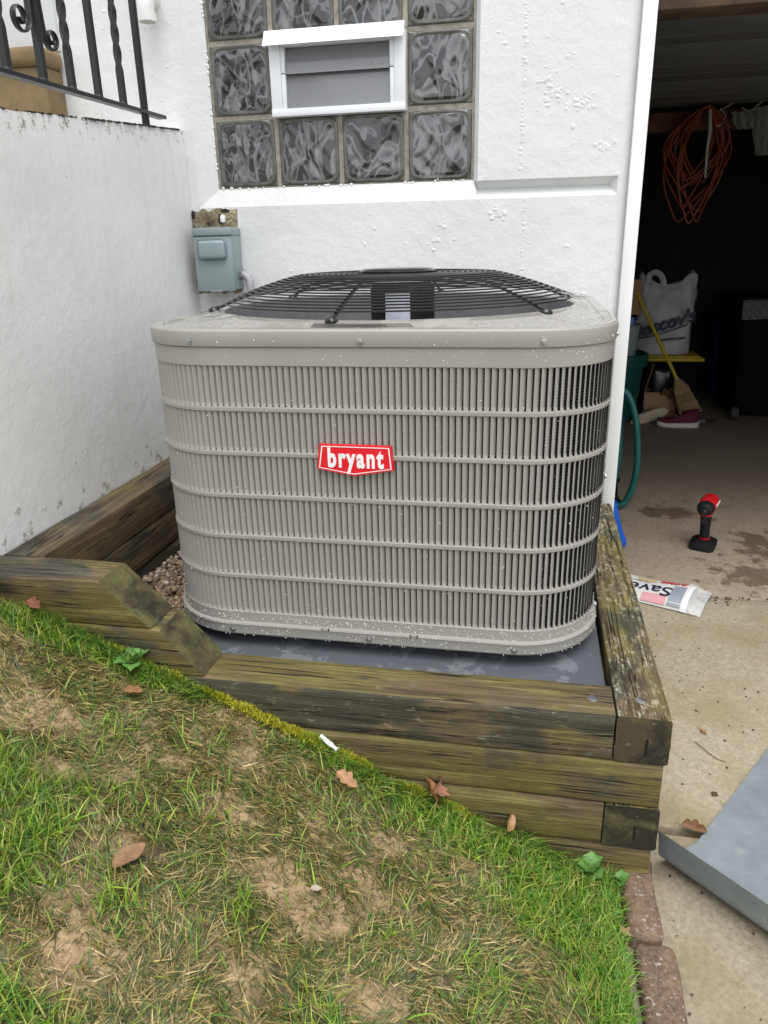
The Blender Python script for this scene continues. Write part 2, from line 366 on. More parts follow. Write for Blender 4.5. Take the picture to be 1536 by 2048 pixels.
# ------------------------------------------------------------------ lawn surface function and masks
FX = [-3.0, -.733, -.651, -.573, -.312, -.188, -.055, .149, .3, .4, .514, .62]
FZ = [1.10, .149, .126, .087, -.024, -.076, -.132, -.228, -.281, -.328, -.372, -.405]
def vnoise(x, y, s, seed=0):
    r = np.random.default_rng(1000+seed); T = r.random((128, 128))
    X = x*s+50; Y = y*s+50; xi = np.floor(X).astype(int); yi = np.floor(Y).astype(int); fx = X-xi; fy = Y-yi
    fx = fx*fx*(3-2*fx); fy = fy*fy*(3-2*fy)
    a = T[xi % 128, yi % 128]; b = T[(xi+1) % 128, yi % 128]; c = T[xi % 128, (yi+1) % 128]; d = T[(xi+1) % 128, (yi+1) % 128]
    return (a*(1-fx)+b*fx)*(1-fy)+(c*(1-fx)+d*fx)*fy
def fbm(x, y, s, o=4, seed=0):
    t = 0; a = 1; n = 0
    for k in range(o): t = t+a*vnoise(x, y, s*2**k, seed+k); n += a; a *= .5
    return t/n
def lawn_z(x, y):
    k = np.array([1, 2, 3, 2, 1.])
    z = sum(kk*np.interp(x+d, FX, FZ) for kk, d in zip(k, (-.06, -.03, 0, .03, .06)))/k.sum() - .014
    near = np.clip((y+.2)/-.15, 0, 1)
    return z + near*(fbm(x, y, 5, 3, 3)-.5)*.03*np.clip((.52-x)/.1, 0, 1) + (fbm(x, y, 40, 3, 9)-.5)*.010
SOILP = [(-.225, -.727, .10, .055), (.072, -.419, .055, .03), (-.477, -.373, .06, .025), (-.376, -.31, .05, .035), (-.216, -.204, .05, .03), (-.181, -.272, .025, .025),
         (-.273, -.367, .05, .03), (-.066, -.496, .06, .05), (-.534, -.432, .07, .04), (-.257, -.559, .02, .03), (-.015, -.351, .03, .02), (-.12, -.31, .03, .03), (.03, -.52, .05, .04), (-.10, -.24, .03, .02), (.16, -.45, .04, .03), (.10, -.33, .03, .02), (.12, -.62, .06, .03), (-.42, -.48, .04, .02), (-.05, -.66, .04, .03), (-.33, -.44, .04, .02), (-.14, -.42, .05, .025)]
GREENP = [(.303, -.235, .14, .05), (.447, -.25, .10, .09), (.50, -.40, .035, .16), (.16, -.19, .08, .03), (-.37, -.63, .055, .06), (-.47, -.555, .07, .06), (-.66, -.19, .10, .05), (-.41, -.19, .12, .03), (.26, -.66, .10, .03),
          (-.29, -.85, .09, .04), (.38, -.32, .06, .05), (-.52, -.2, .1, .03), (0.03, -.2, .07, .025), (.50, -.7, .05, .2)]
def blobs(L, x, y):
    m = 0
    for cx, cy, a, b in L: m = m+np.exp(-(((x-cx)/a)**2+((y-cy)/b)**2))
    return m
def soil_m(x, y): return np.clip(blobs(SOILP, x, y)*.85+(fbm(x, y, 18, 4, 20)-.5)*1.4, 0, 1)
def green_m(x, y): return np.clip(blobs(GREENP, x, y)*1.0+(fbm(x, y, 14, 4, 31)-.5)*1.1, 0, 1)

# ------------------------------------------------------------------ ground, driveway, garage floor
GZ = -.41
mk('ground', [(-60, -60, -.75), (60, -60, -.75), (60, 60, -.75), (-60, 60, -.75)], [(0, 1, 2, 3)], plain('far_ground', (0.09, 0.10, 0.05), 0.9, 0.3, 0.5), smooth=False)['kind'] = 'structure'
def slab(name, x0, x1, y0, y1, mat, z=GZ, step=None):
    bm = bmesh.new(); bbox(bm, x0, x1, y0, y1, z-.1, z, .006, 2); o = mkbm(name, bm, mat); o['kind'] = 'structure'; return o
slab('driveway', .46, 4.2, -4.5, -.003, M_drive); slab('driveway', .46, 4.2, .013, 1.193, M_drive, GZ+.002)
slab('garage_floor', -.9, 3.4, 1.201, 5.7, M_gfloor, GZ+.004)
slab('joint_filler', .44, 4.2, -4.5, 1.22, M_joint, GZ-.02)
# soil sheet of the lawn
def nonuni(a, b, fine, lo, hi, coarse):
    out = list(np.arange(a, b+1e-6, fine)); x = a
    while x > lo: x -= coarse; out.insert(0, max(x, lo))
    x = b
    while x < hi: x += coarse; out.append(min(x, hi))
    return np.array(out)
gx = nonuni(-.85, .535, .006, -2.6, .535, .12); gy = nonuni(-.98, -.168, .006, -3.2, -.168, .12)
X, Y = np.meshgrid(gx, gy, indexing='ij'); Zs = lawn_z(X, Y); sm = soil_m(X, Y)
Zs = Zs+(fbm(X, Y, 120, 3, 70)-.5)*.010*sm+(fbm(X, Y, 55, 3, 75)-.5)*.012*sm
V = np.stack([X, Y, Zs], -1).reshape(-1, 3); nx, ny = len(gx), len(gy)
ii = (np.arange(nx-1)[:, None]*ny+np.arange(ny-1)[None]).reshape(-1)
Fq = np.stack([ii, ii+ny, ii+ny+1, ii+1], -1)
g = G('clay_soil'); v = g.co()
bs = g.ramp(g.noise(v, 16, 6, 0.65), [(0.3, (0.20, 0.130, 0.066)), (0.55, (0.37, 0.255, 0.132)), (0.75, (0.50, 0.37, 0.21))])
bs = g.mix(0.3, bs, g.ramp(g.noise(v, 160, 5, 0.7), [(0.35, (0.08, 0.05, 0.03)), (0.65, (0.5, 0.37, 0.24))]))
at_ = g.n('Attribute', attribute_name='bare'); bs = g.mix(at_.outputs['Fac'], g.ramp(g.noise(v, 70, 6, .7), [(.35, (.035, .028, .014)), (.65, (.12, .095, .045))]), bs)  # dark thatch under grass; also paints shade into the gaps between blades
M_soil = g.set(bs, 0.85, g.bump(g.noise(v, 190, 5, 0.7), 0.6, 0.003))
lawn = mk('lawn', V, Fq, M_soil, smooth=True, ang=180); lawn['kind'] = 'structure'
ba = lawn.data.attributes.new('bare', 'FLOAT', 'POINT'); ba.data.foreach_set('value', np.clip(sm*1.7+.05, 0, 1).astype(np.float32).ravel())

# ------------------------------------------------------------------ house: walls, window, door opening
WF = 1.085       # face of the wall
GY = 1.1025      # face of the glass blocks
house = thing('house', (0, 1.3, GZ), 'white painted stucco house wall with a glass block window beside an open garage', 'house')
bm = bmesh.new()
def quad(*p): bm.faces.new([bm.verts.new(q) for q in p])
def rect(x0, x1, z0, z1, y=WF): quad((x0, y, z0), (x1, y, z0), (x1, y, z1), (x0, y, z1))
XL, XW0, XW1, XS, XE = -2.6, -.70, .124, .137, .546
ZT = 2.6; ZS0, ZS1, ZW1 = .93, .985, 1.81
rect(XL, -.764, ZS0, ZT); rect(XL, -.764, GZ, ZS0); rect(-.764, XE, GZ, ZS0)
rect(-.764, XE, ZW1+.03, ZT)
rect(XS, XE, .981, ZW1+.03)
quad((-.764, WF, ZS0), (XW0, GY+.004, ZS1), (XW0, GY+.004, ZW1), (-.764, WF, ZW1+.03))          # left splay
quad((-.764, WF, ZS0), (XS+.0002, WF, ZS0), (XW1, GY+.004, ZS1), (XW0, GY+.004, ZS1))           # sloping sill
quad((XW1, GY+.004, ZS1), (XS, WF, .981), (XS, WF, ZW1+.03), (XW1, GY+.004, ZW1))               # right reveal
quad((XW0, GY+.004, ZW1), (XW1, GY+.004, ZW1), (XS, WF, ZW1+.03), (-.764, WF, ZW1+.03))
# V groove between the block courses, mitred at the right
GD = WF+.032
quad((XS, WF, .981), (XE, WF, .981), (XE-.022, GD, .958), (XS, GD, .958))
quad((XS, GD, .958), (XE-.022, GD, .958), (XE, WF, ZS0), (XS, WF, ZS0))
bm.faces.new([bm.verts.new(q) for q in ((XE, WF, .981), (XE-.022, GD, .958), (XE, WF, ZS0))])
bm.faces.new([bm.verts.new(q) for q in ((XS, WF, .981), (XW1, GY+.004, ZS1), (XS, WF, ZS0), (XS, GD, .958))])
# splayed edge toward the garage door casing
quad((XE, WF, GZ), (.577, WF+.03, GZ), (.577, WF+.03, ZT), (XE, WF, ZT))
quad((.577, WF+.03, GZ), (.577, 1.29, GZ), (.577, 1.29, ZT), (.577, WF+.03, ZT))
bmesh.ops.remove_doubles(bm, verts=bm.verts, dist=.0004)
mkbm('wall', bm, M_wall, house, smooth=False)
# thick runs of paint and mortar beads on the face
bm = bmesh.new()
def bead(x, z, r, fl=.4, y=WF):
    q = bmesh.ops.create_icosphere(bm, subdivisions=2, radius=r)
    a, b, c2 = random.uniform(.7, 1.7), random.uniform(.7, 1.5), fl*.6
    for vv in q['verts']:
        d = 1+.14*noise.noise(vv.co*(1.1/r)+Vector((x*90, z*90, 0)))
        vv.co = Vector((x+vv.co.x*a*d, y+vv.co.y*c2*d, z+vv.co.z*b*d))
z = -.1
while z < 1.65:
    z += random.uniform(.006, .02)
    if .925 < z < .985: continue
    bead(.265+(.014 if z < .93 else 0)+random.gauss(0, .0016), z, random.uniform(.0025, .005), .45)
for k in range(150):
    x = random.uniform(-.6, .53); z = random.uniform(.55, 1.5)
    if (-.79 < x < .15 and z > .91) or .925 < z < .985: continue
    bead(x, z, random.choice((.002, .0025, .003, .004, .006)), .35)
for cx, cz, sx, sz, n_ in ((.35, 1.2, .03, .03, 26), (.43, 1.18, .03, .02, 22), (.5, 1.06, .02, .012, 14), (.33, 1.24, .02, .02, 12), (.2, .89, .03, .02, 12), (.0, .82, .06, .03, 10)):
    for k in range(n_): bead(random.gauss(cx, sx*.6), random.gauss(cz, sz*.6), random.uniform(.0025, .006), .4)
for k in range(40):
    x = random.uniform(-1.15, -.78); z = random.uniform(1.2, 1.5); bead(x, z, random.uniform(.002, .005), .4)
for k in range(34):
    x = random.uniform(-.70, .12); bead(x, .9845+random.gauss(0, .0022), random.uniform(.0025, .005), .8, GY+.003)
    bead(XW0+random.gauss(0, .0018)-.002, random.uniform(.985, 1.6), random.uniform(.0025, .005), .8, GY+.003)
o = mkbm('paint_bead', bm, M_wall, house); o['kind'] = 'stuff'
# cracked corner line and vertical paint ridge at the retaining wall
box('wall', .577, .62, 1.29, 1.32, GZ, 2.6, M_dark, house, 0)
# window: mortar bed, glass blocks, vent window
PX, PZ = .2055, .2055
win = box('mortar_bed', XW0-.003, XW1+.003, GY+.007, GY+.09, ZS1-.004, ZW1, M_mortar, house, 0)
win.name = 'glass_block_window'
def block_mesh(seed):
    r = random.Random(seed); N = 46; h = .0955; Vv = []; Ff = []; mi = []
    kind = seed % 4
    for i in range(N+1):
        for j in range(N+1):
            x = -h+2*h*i/N; zc = -h+2*h*j/N
            # rounded-square rim
            px, pz = x, zc
            ax, az = abs(x)/h, abs(zc)/h; m = max(ax, az)
            q = (ax**6+az**6)**(1/6)
            y = .0045
            if q < .91:
                s = min(1, (.91-q)/.08)
                p = Vector((x*1.0, zc*1.0, kind*3.3))
                # diagonal ropes crossing at the middle
                a1 = (x+zc)*.707; a2 = (x-zc)*.707
                pw = p+Vector((noise.noise(p*8), noise.noise(p*8+Vector((5, 5, 5))), 0))*.05; wob = noise.noise(Vector((pw.x*15, pw.y*9, kind)))*.9+noise.noise(pw*24+Vector((3, 1, 2)))*.35
                rope = math.exp(-((a1+.010*noise.noise(p*25))/.011)**2)+.8*math.exp(-((a2+.014*noise.noise(p*21+Vector((9, 9, 9))))/.012)**2)
                y = min(.0058, .0045*(1-s)+s*(.002-.0045*rope*(.6+.8*noise.noise(p*14+Vector((7, 7, 7))))-.0058*wob))
            else:
                y = .0045-.0045*max(0, 1-abs((q-.95)/.045))*1.0
                if q > .985: y = .006
            Vv.append((px, y, pz))
    for i in range(N):
        for j in range(N):
            a = i*(N+1)+j; Ff.append((a, a+N+1, a+N+2, a+1))
            cx = -h+2*h*(i+.5)/N; cz = -h+2*h*(j+.5)/N; q = ((abs(cx)/h)**6+(abs(cz)/h)**6)**(1/6)
            mi.append(0 if q < .875 else 1)
    # sides
    base = len(Vv); per = [i*(N+1) for i in range(N+1)]+[N*(N+1)+j for j in range(1, N+1)]+[i*(N+1)+N for i in range(N-1, -1, -1)]+[j for j in range(N-1, 0, -1)]
    for k in per: Vv.append((Vv[k][0], .05, Vv[k][2]))
    L = len(per)
    for k in range(L): Ff.append((per[k], base+k, base+(k+1) % L, per[(k+1) % L])); mi.append(1)
    me = bpy.data.meshes.new('glass_block'); me.from_pydata(Vv, [], Ff); me.polygons.foreach_set('material_index', mi)
    finish(me, [M_glass, M_gedge], True, 180); return me
bmeshes = [block_mesh(s) for s in range(4)]
for r_ in range(4):
    for c_ in range(4):
        if r_ == 1 and c_ in (1, 2): continue
        cx = XW0+.001+PX*(c_+.5); cz = ZS1-.002+PZ*(r_+.5)
        o = link('glass_block', bmeshes[(r_*3+c_) % 4], win, (cx, GY, cz))
# vent window of white vinyl
vx0, vx1, vz0, vz1 = XW0+PX+.0, XW0+3*PX+.004, ZS1+PZ-.006, ZS1+2*PZ+.004
gx0, gx1, gz0, gz1 = -.446, -.127, 1.202, 1.364
bm = bmesh.new(); fy0, fy1 = GY-.022, GY+.03
bbox(bm, vx0, gx0-.014, fy0, fy1, vz0+.018, vz1, .002); bbox(bm, gx1+.014, vx1, fy0, fy1, vz0+.018, vz1, .002)
bbox(bm, vx0, vx1, fy0-.004, fy1, vz0-.003, vz0+.0178, .002); bbox(bm, gx0-.0138, gx1+.0138, fy0+.004, fy1, gz1+.004, vz1-.001, .001)
vent = mkbm('vent_window', bm, M_vinyl, house)
for a, b in ((gx0-.0138, gx0-.001), (gx1+.001, gx1+.0138)):
    bm = bmesh.new(); bbox(bm, a, b, fy0+.003, fy1, 1.299, gz1+.004, .0015); bbox(bm, a, b, fy0+.003, fy1, vz0+.0182, 1.296, .0015); mkbm('clip_rail', bm, M_vinyl, vent)
def pane(z0, z1, y0, y1): 
    return mk('glass_pane', [(gx0, y0, z0), (gx1, y0, z0), (gx1, y1, z1), (gx0, y1, z1), (gx0, y0+.004, z0), (gx1, y0+.004, z0), (gx1, y1+.004, z1), (gx0, y1+.004, z1)],
              [(0, 1, 2, 3), (5, 4, 7, 6), (4, 0, 3, 7), (1, 5, 6, 2), (3, 2, 6, 7), (4, 5, 1, 0)], M_pane, vent, smooth=False)
pane(gz0, 1.300, fy0+.006, fy0+.020); pane(1.2955, gz1+.002, fy0+.003, fy0+.022)
bm = bmesh.new(); bbox(bm, gx0, gx1, fy0+.006, fy1, gz0-.004, gz0+.003, .001); mkbm('sill_rail', bm, M_greypvc, vent)
hx0, hx1 = vx0-.008, vx1
prof = [(fy1, vz1+.012), (fy0-.004, vz1+.010), (fy0-.010, vz1+.004), (fy0-.016, vz1-.010), (fy0-.030, vz1-.028), (fy0-.033, vz1-.034), (fy0-.030, vz1-.034), (fy0-.006, vz1-.008), (fy1, vz1-.002)]
Vv = [(x, p[0], p[1]) for x in (hx0, hx1) for p in prof]; n_ = len(prof)
mk('hood', Vv, [(i, (i+1) % n_, n_+(i+1) % n_, n_+i) for i in range(n_)]+[tuple(range(n_-1, -1, -1)), tuple(range(n_, 2*n_))], M_vinyl, vent, smooth=False)
# broken patch of bare masonry above the disconnect box
bm = bmesh.new(); N = 22
vs = [[bm.verts.new((-.80+.165*i/N, WF-.0045-.004*noise.noise(Vector((i*.35, j*.4, 5)))+(0 if 0 < i < N and 0 < j < 14 else .006), .66+.268*j/14+.004*noise.noise(Vector((i*.8, j, 1))))) for j in range(15)] for i in range(N+1)]
for i in range(N):
    for j in range(14): bm.faces.new((vs[i][j], vs[i+1][j], vs[i+1][j+1], vs[i][j+1]))
gmat = G('bare_masonry'); v = gmat.co(); bb = gmat.ramp(gmat.noise(v, 22, 6, 0.65), [(0.30, (0.03, 0.022, 0.014)), (0.47, (0.2, 0.16, 0.1)), (0.62, (0.36, 0.31, 0.23)), (0.8, (0.55, 0.5, 0.42))])
M_patch = gmat.set(bb, 0.9, gmat.bump(gmat.noise(v, 90, 5), 0.8, 0.004))
mkbm('masonry_patch', bm, M_patch, house)
bm = bmesh.new()
for k in range(60):
    q = bmesh.ops.create_icosphere(bm, subdivisions=1, radius=random.uniform(.002, .005)); cx = random.gauss(-.675, .014); cz = random.gauss(.902, .008)
    for vv in q['verts']: vv.co += Vector((cx, WF-.006, cz))
o = mkbm('foam_filler', bm, plain('dirty_foam', (0.45, 0.37, 0.24), 0.9, 0.4, 90), house); o['kind'] = 'stuff'
bm = bmesh.new()
for (x0, x1, z0, z1) in ((-.69, -.655, .912, .926), (-.70, -.688, .878, .914), (-.792, -.778, .895, .924)):
    N = 8; c0 = [bm.verts.new(((x0+x1)/2+(x1-x0)/2*cos(2*pi*i/N)*random.uniform(.8, 1.15), WF-.0105, (z0+z1)/2+(z1-z0)/2*sin(2*pi*i/N)*random.uniform(.8, 1.15))) for i in range(N)]
    cen = bm.verts.new(((x0+x1)/2, WF-.0095, (z0+z1)/2))
    for i in range(N): bm.faces.new((c0[i], c0[(i+1) % N], cen))
mkbm('hole_shade_patch', bm, plain('painted_hole_shade', (0.02, 0.016, 0.012), 0.95, 0.4), house, smooth=False)  # flat near-black discs, the shade inside masonry holes painted as colour
lathe('wire_nut', [(.0, .884), (.008, .886), (.009, .9), (.006, .908), (0, .909)], -.683, WF-.012, M_pvc, house, 10)
# white door leaf and brown threshold stone to the left
box('door', XL+.3, -1.178, WF-.012, WF+.03, 1.40, 2.6, plain('white_door_paint', (0.70, 0.72, 0.74), 0.4, 0.02), house, .003)
st = thing('stone_step', (-1.5, 1.03, 1.2), 'brown sandstone door step behind the black iron railing', 'step')
bm = bmesh.new(); bbox(bm, -2.1, -1.185, .985, WF-.001, 1.05, 1.343, .006, 3); mkbm('riser', bm, M_stone, st)
bm = bmesh.new(); bbox(bm, -2.1, -1.172, .965, WF-.0005, 1.3432, 1.397, .02, 4); mkbm('nosing', bm, M_stone, st)
# garage door casing, header, inside
box('door_casing', .5775, .616, WF+.001, 1.21, GZ+.003, 1.62, M_trim, house, .002)
box('door_header', .617, 2.9995, 1.105, 1.22, 1.392, 1.62, M_header, house, .004)
box('upper_wall', .5785, 3.6, 1.10, 1.24, 1.622, 2.6, M_wall, house, 0); box('side_wall', 3.0, 3.6, 1.10, 1.24, GZ, 1.62, M_wall, house, 0)
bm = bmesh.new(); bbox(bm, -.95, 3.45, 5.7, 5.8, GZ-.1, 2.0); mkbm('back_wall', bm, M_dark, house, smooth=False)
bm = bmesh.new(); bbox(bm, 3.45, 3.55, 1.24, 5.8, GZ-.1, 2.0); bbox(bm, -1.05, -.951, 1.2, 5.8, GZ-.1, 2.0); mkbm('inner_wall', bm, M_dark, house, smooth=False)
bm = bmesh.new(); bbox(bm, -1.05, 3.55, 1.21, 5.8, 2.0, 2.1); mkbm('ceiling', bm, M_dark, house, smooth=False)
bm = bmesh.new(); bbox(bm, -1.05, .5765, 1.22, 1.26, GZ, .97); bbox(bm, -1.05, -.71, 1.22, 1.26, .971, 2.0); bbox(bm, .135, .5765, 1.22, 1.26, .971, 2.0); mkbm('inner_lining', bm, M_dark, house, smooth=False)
# rolled-up overhead door: panels lying on their tracks
gd = box('garage_door', .66, 3.1, 1.26, 1.30, 1.50, 1.505, M_gdoor, house, 0)
yy = 1.27
for k, d in enumerate((.56, .70, .70)):
    bm = bmesh.new(); bbox(bm, .66, 3.1, yy, yy+d-.006, 1.452, 1.49, .004)
    for q in range(1, 4): bbox(bm, .68, 3.08, yy+d*q/4-.004, yy+d*q/4+.004, 1.4495, 1.4515, 0)
    mkbm('door_panel', bm, M_gdoor, gd); yy += d
# roof edge slab over the garage so that no sky leaks in
# ------------------------------------------------------------------ retaining wall, railing, pipe
LX = -.795
rw = thing('retaining_wall', (-.9, 0, GZ), 'white rendered stair wall at the left meeting the house wall in a corner', 'wall')
bm = bmesh.new(); ys = np.linspace(-1.8, WF-.001, 60); zs = np.linspace(0, 1, 26)
def lw_top(y): return 1.077+.077*y
grid = [[bm.verts.new((LX+.0025*noise.noise(Vector((y*4, t*5, 0)))-(.006 if t == 1 else 0), y, GZ-.2+(lw_top(y)+.004*noise.noise(Vector((y*14, 3, 3)))-GZ+.2)*t)) for t in zs] for y in ys]
for i in range(len(ys)-1):
    for j in range(len(zs)-1): bm.faces.new((grid[i][j], grid[i+1][j], grid[i+1][j+1], grid[i][j+1]))
back = [(bm.verts.new((LX-.2, y, lw_top(y))), bm.verts.new((LX-.2, y, GZ-.2))) for y in ys]
for i in range(len(ys)-1):
    bm.faces.new((grid[i][-1], grid[i+1][-1], back[i+1][0], back[i][0])); bm.faces.new((back[i][0], back[i+1][0], back[i+1][1], back[i][1]))
mkbm('render_face', bm, M_left, rw, smooth=True, ang=40)
bm = bmesh.new()
for k in range(170):
    y = random.uniform(.55, 1.07) if k > 60 else random.uniform(.1, 1.07); q = bmesh.ops.create_icosphere(bm, subdivisions=1, radius=random.uniform(.002, .005))
    for vv in q['verts']: vv.co = Vector((LX-.008+vv.co.x*1.2+random.uniform(-.004, .006), y+vv.co.y*1.5, lw_top(y)+.001+vv.co.z*.7))
o = mkbm('mould_crust', bm, plain('dark_mould', (0.045, 0.036, 0.024), 0.95, 0.5, 90), rw); o['kind'] = 'stuff'
box('coping_bed', LX-.2, LX-.004, -1.8, WF-.001, 1.0, 1.001, M_mortar, rw, 0)
lp = slab('landing', XL, LX-.2, -1.8, WF-.002, M_mortar, 1.04)
rail = thing('iron_railing', (-.81, .9, 1.13), 'black wrought iron stair railing with scrolls and twisted bars on the white wall', 'railing')
RX = -.812
def barz(y): return 1.165+.018*y
bm = bmesh.new(); q = bbox(bm, RX-.014, RX+.014, -1.0, .985, -.005, .005, .0015)
for vv in bm.verts: vv.co.z += barz(vv.co.y)
mkbm('bottom_rail', bm, M_iron, rail)
bm = bmesh.new(); bbox(bm, RX-.016, RX+.016, -1.0, .95, 2.02, 2.03, .002); mkbm('top_rail', bm, M_iron, rail)
box('post', RX-.0085, RX+.0085, .874-.0085, .874+.0085, 1.13, 2.02, M_iron, rail, .0015)
def twisted(y, tw, name='baluster'):
    Vv = []; Ff = []; n = 60; z0 = barz(y)+.004; z1 = 2.02; a = .0078
    for i in range(n+1):
        z = z0+(z1-z0)*i/n; t = 0
        if tw: t = pi*2.2*min(1, max(0, (z-z0-.085)/.33))*1.6
        for k in range(4):
            an = t+pi/4+k*pi/2; Vv.append((RX+a*1.414*cos(an), y+a*1.414*sin(an), z))
    for i in range(n):
        for k in range(4): Ff.append((i*4+k, i*4+(k+1) % 4, i*4+4+(k+1) % 4, i*4+4+k))
    V2, F2 = lathe_geo([(.009, z0-.002), (.0125, z0+.002), (.0105, z0+.007), (.007, z0+.008)], RX, y, 8); b0 = len(Vv)
    Vv += V2; Ff += [tuple(b0+i for i in f) for f in F2]
    return mk(name, Vv, Ff, M_iron, rail, ang=30)
for y, tw in ((.755, 1), (.630, 0), (.510, 1), (.394, 0), (.266, 1), (.14, 0), (.015, 1), (-.11, 0), (-.235, 1)): twisted(y, tw)
def scroll(cy, cz, r0, sgn, turns=1.45):
    pts = []
    for i in range(46):
        t = i/45; a = turns*2*pi*t; r = r0*(1-.72*t)
        pts.append((RX, cy+sgn*(r*cos(a)), cz-r*sin(a)))
    # tail running up the bar
    tail = []
    for i in range(14):
        t = i/13; tail.append((RX, cy+sgn*(r0+.0*t), cz+.22*(1-t)))
    tail = [(RX, cy+sgn*r0*(1+.25*sin(pi*t_)), cz+.24*t_) for t_ in np.linspace(1, .05, 14)]
    V_, F_ = tube_geo(tail+pts, .0062, 6, flat=(1.25, .45)); 
    return mk('scroll', V_, F_, M_iron, rail, ang=50)
scroll(.341, 1.293, .031, 1); scroll(.449, 1.273, .026, -1)
pipe = thing('vent_elbow', (-.85, WF, 1.46), 'white plastic vent elbow pointing down on the house wall above the stair wall', 'pipe')
pp = catmull([(-.85, WF+.01, 1.515), (-.85, WF-.02, 1.515), (-.85, WF-.042, 1.505), (-.85, WF-.050, 1.485), (-.85, WF-.050, 1.458)], 6)
tube('elbow', pp, .024, M_pvc, pipe, 16)
lathe('collar', [(.024, 1.468), (.0275, 1.4675), (.0275, 1.447), (.023, 1.4465), (.0225, 1.46), (0, 1.462)], -.85, WF-.050, M_pvc, pipe, 18)
bx = thing('disconnect_box', (-.7, WF, .68), 'blue grey electrical disconnect box on the wall in the left corner', 'electrical box')
b_x0, b_x1, b_y0, b_z0, b_z1 = -.758, -.632, 1.003, .678, .868
box('housing', b_x0, b_x1, b_y0+.004, WF-.003, b_z0, b_z1-.004, M_box, bx, .003)
bm = bmesh.new(); bbox(bm, b_x0-.002, b_x1-.0005, b_y0-.004, b_y0+.0035, b_z0-.004, b_z1-.026, .002); cov = mkbm('cover', bm, M_box, bx)
bm = bmesh.new(); bbox(bm, b_x0-.003, b_x1+.003, b_y0-.008, WF-.004, b_z1-.0235, b_z1, .003); mkbm('rain_hood', bm, M_box, bx)
bm = bmesh.new(); bbox(bm, b_x0+.014, b_x1-.016, b_y0-.022, b_y0-.003, .772, .832, .013, 5); mkbm('embossed_handle', bm, M_box, cov)
bm = bmesh.new(); bbox(bm, -.715, -.675, b_y0-.007, b_y0+.003, b_z0-.006, b_z0-.001, .001); mkbm('latch_tab', bm, M_zinc, bx)
tube('conduit', catmull([(-.640, 1.05, .725), (-.615, 1.047, .722), (-.598, 1.044, .705), (-.594, 1.040, .68), (-.594, 1.040, .60)], 6), .0125, M_greypvc, bx, 12)
V_, F_ = tube_geo([(-.6325, 1.05, .725), (-.618, 1.049, .724)], .018, 6); mk('lock_nut', V_, F_, M_zinc, bx, ang=20)

# ------------------------------------------------------------------ timber border
tb = thing('timber_border', (0, 0, GZ), 'weathered mossy timber border stepping down around the air conditioner', 'retaining border')
def timber(L, w_, h_, ca=0.0, cb=0.0, seed=0, ntop=False):
    """local box along X, centre at origin; ca/cb: how far the top is cut back at the -X/+X end (sloping saw cut)"""
    nseg = max(8, int(L/.03)); prof = []; rr = .006
    for cy, cz, a0 in ((w_/2-rr, h_/2-rr, 0), (-w_/2+rr, h_/2-rr, 90), (-w_/2+rr, -h_/2+rr, 180), (w_/2-rr, -h_/2+rr, 270)):
        for k in range(3):
            a = radians(a0+45*k); prof.append((cy+rr*cos(a), cz+rr*sin(a)))
        # a point half way along each face
    ext = []
    for i in range(12):
        ext.append(prof[i])
        if i % 3 == 2:
            a, b = prof[i], prof[(i+1) % 12]
            ext += [(a[0]+(b[0]-a[0])*t, a[1]+(b[1]-a[1])*t) for t in (.25, .5, .75)]
    m = len(ext); Vv = []; Ff = []; mi = []
    for i in range(nseg+1):
        t = i/nseg
        for (y, z) in ext:
            u = (z+h_/2)/h_; x = -L/2+ca*u+t*(L-ca*u-cb*u)
            nz = noise.noise(Vector((x*3+seed*7, y*30, z*30)))*.0016+noise.noise(Vector((x*16+seed, y*60, z*60)))*.0012
            s = 1+nz/.05*1.0
            Vv.append((x, y*s, z*s if abs(z) > h_*.4 else z))
    for i in range(nseg):
        for k in range(m):
            l = (k+1) % m; Ff.append((i*m+k, (i+1)*m+k, (i+1)*m+l, i*m+l)); mi.append(2 if ntop and ext[k][1] > h_*.46 and ext[l][1] > h_*.46 else 0)
    Ff.append(tuple(range(m))); mi.append(1); Ff.append(tuple(nseg*m+k for k in range(m-1, -1, -1))); mi.append(1)
    return Vv, Ff, mi
def T(x0, x1, y0, y1, z0, z1, along='x', cb=0.0, mats=None, seed=0, g=.0012, label=None):
    z0 += g; z1 -= g
    if along == 'x': L, w_ = x1-x0, y1-y0
    else: L, w_ = y1-y0, x1-x0
    Vv, Ff, mi = timber(L, w_, z1-z0, 0, cb, seed, bool(mats) and len(mats) > 2)
    o = mk('timber', Vv, Ff, mats or [M_tim, M_end], tb, ((x0+x1)/2, (y0+y1)/2, (z0+z1)/2), (0, 0, 0) if along == 'x' else (0, 0, pi/2), ang=28, mi=mi)
    if label: o['label'] = label
    return o
FY0, FY1 = -.1675, -.0675
t_up = T(LX+.002, -.405, FY0, FY1, .09, .19, cb=.10, mats=[M_tim, M_endmoss], seed=1, label='highest timber at the left with a sloping mossy saw cut')
t_mid = T(LX+.002, -.302, FY0, FY1, -.01, .09, cb=.085, mats=[M_timgreen, M_endmoss], seed=2, label='middle stepped timber with a dark stained sloping saw cut')
t_top = T(LX+.002, .5005, FY0, FY1, -.11, -.01, mats=[M_timstain, M_end, M_tim], seed=3)
T(LX+.002, .594, FY0+.001, FY1, -.21, -.11, mats=[M_timgreen, M_end], seed=4)
T(LX+.002, .495, FY0, FY1, -.31, -.21, mats=[M_tim, M_end], seed=5)
T(LX+.002, .591, FY0+.002, FY1, -.42, -.31, mats=[M_timgreen, M_end], seed=6)
t_r = T(.5035, .600, FY0-.001, 1.03, -.11, -.01, 'y', mats=[M_tim, M_end, M_timlich], seed=7)
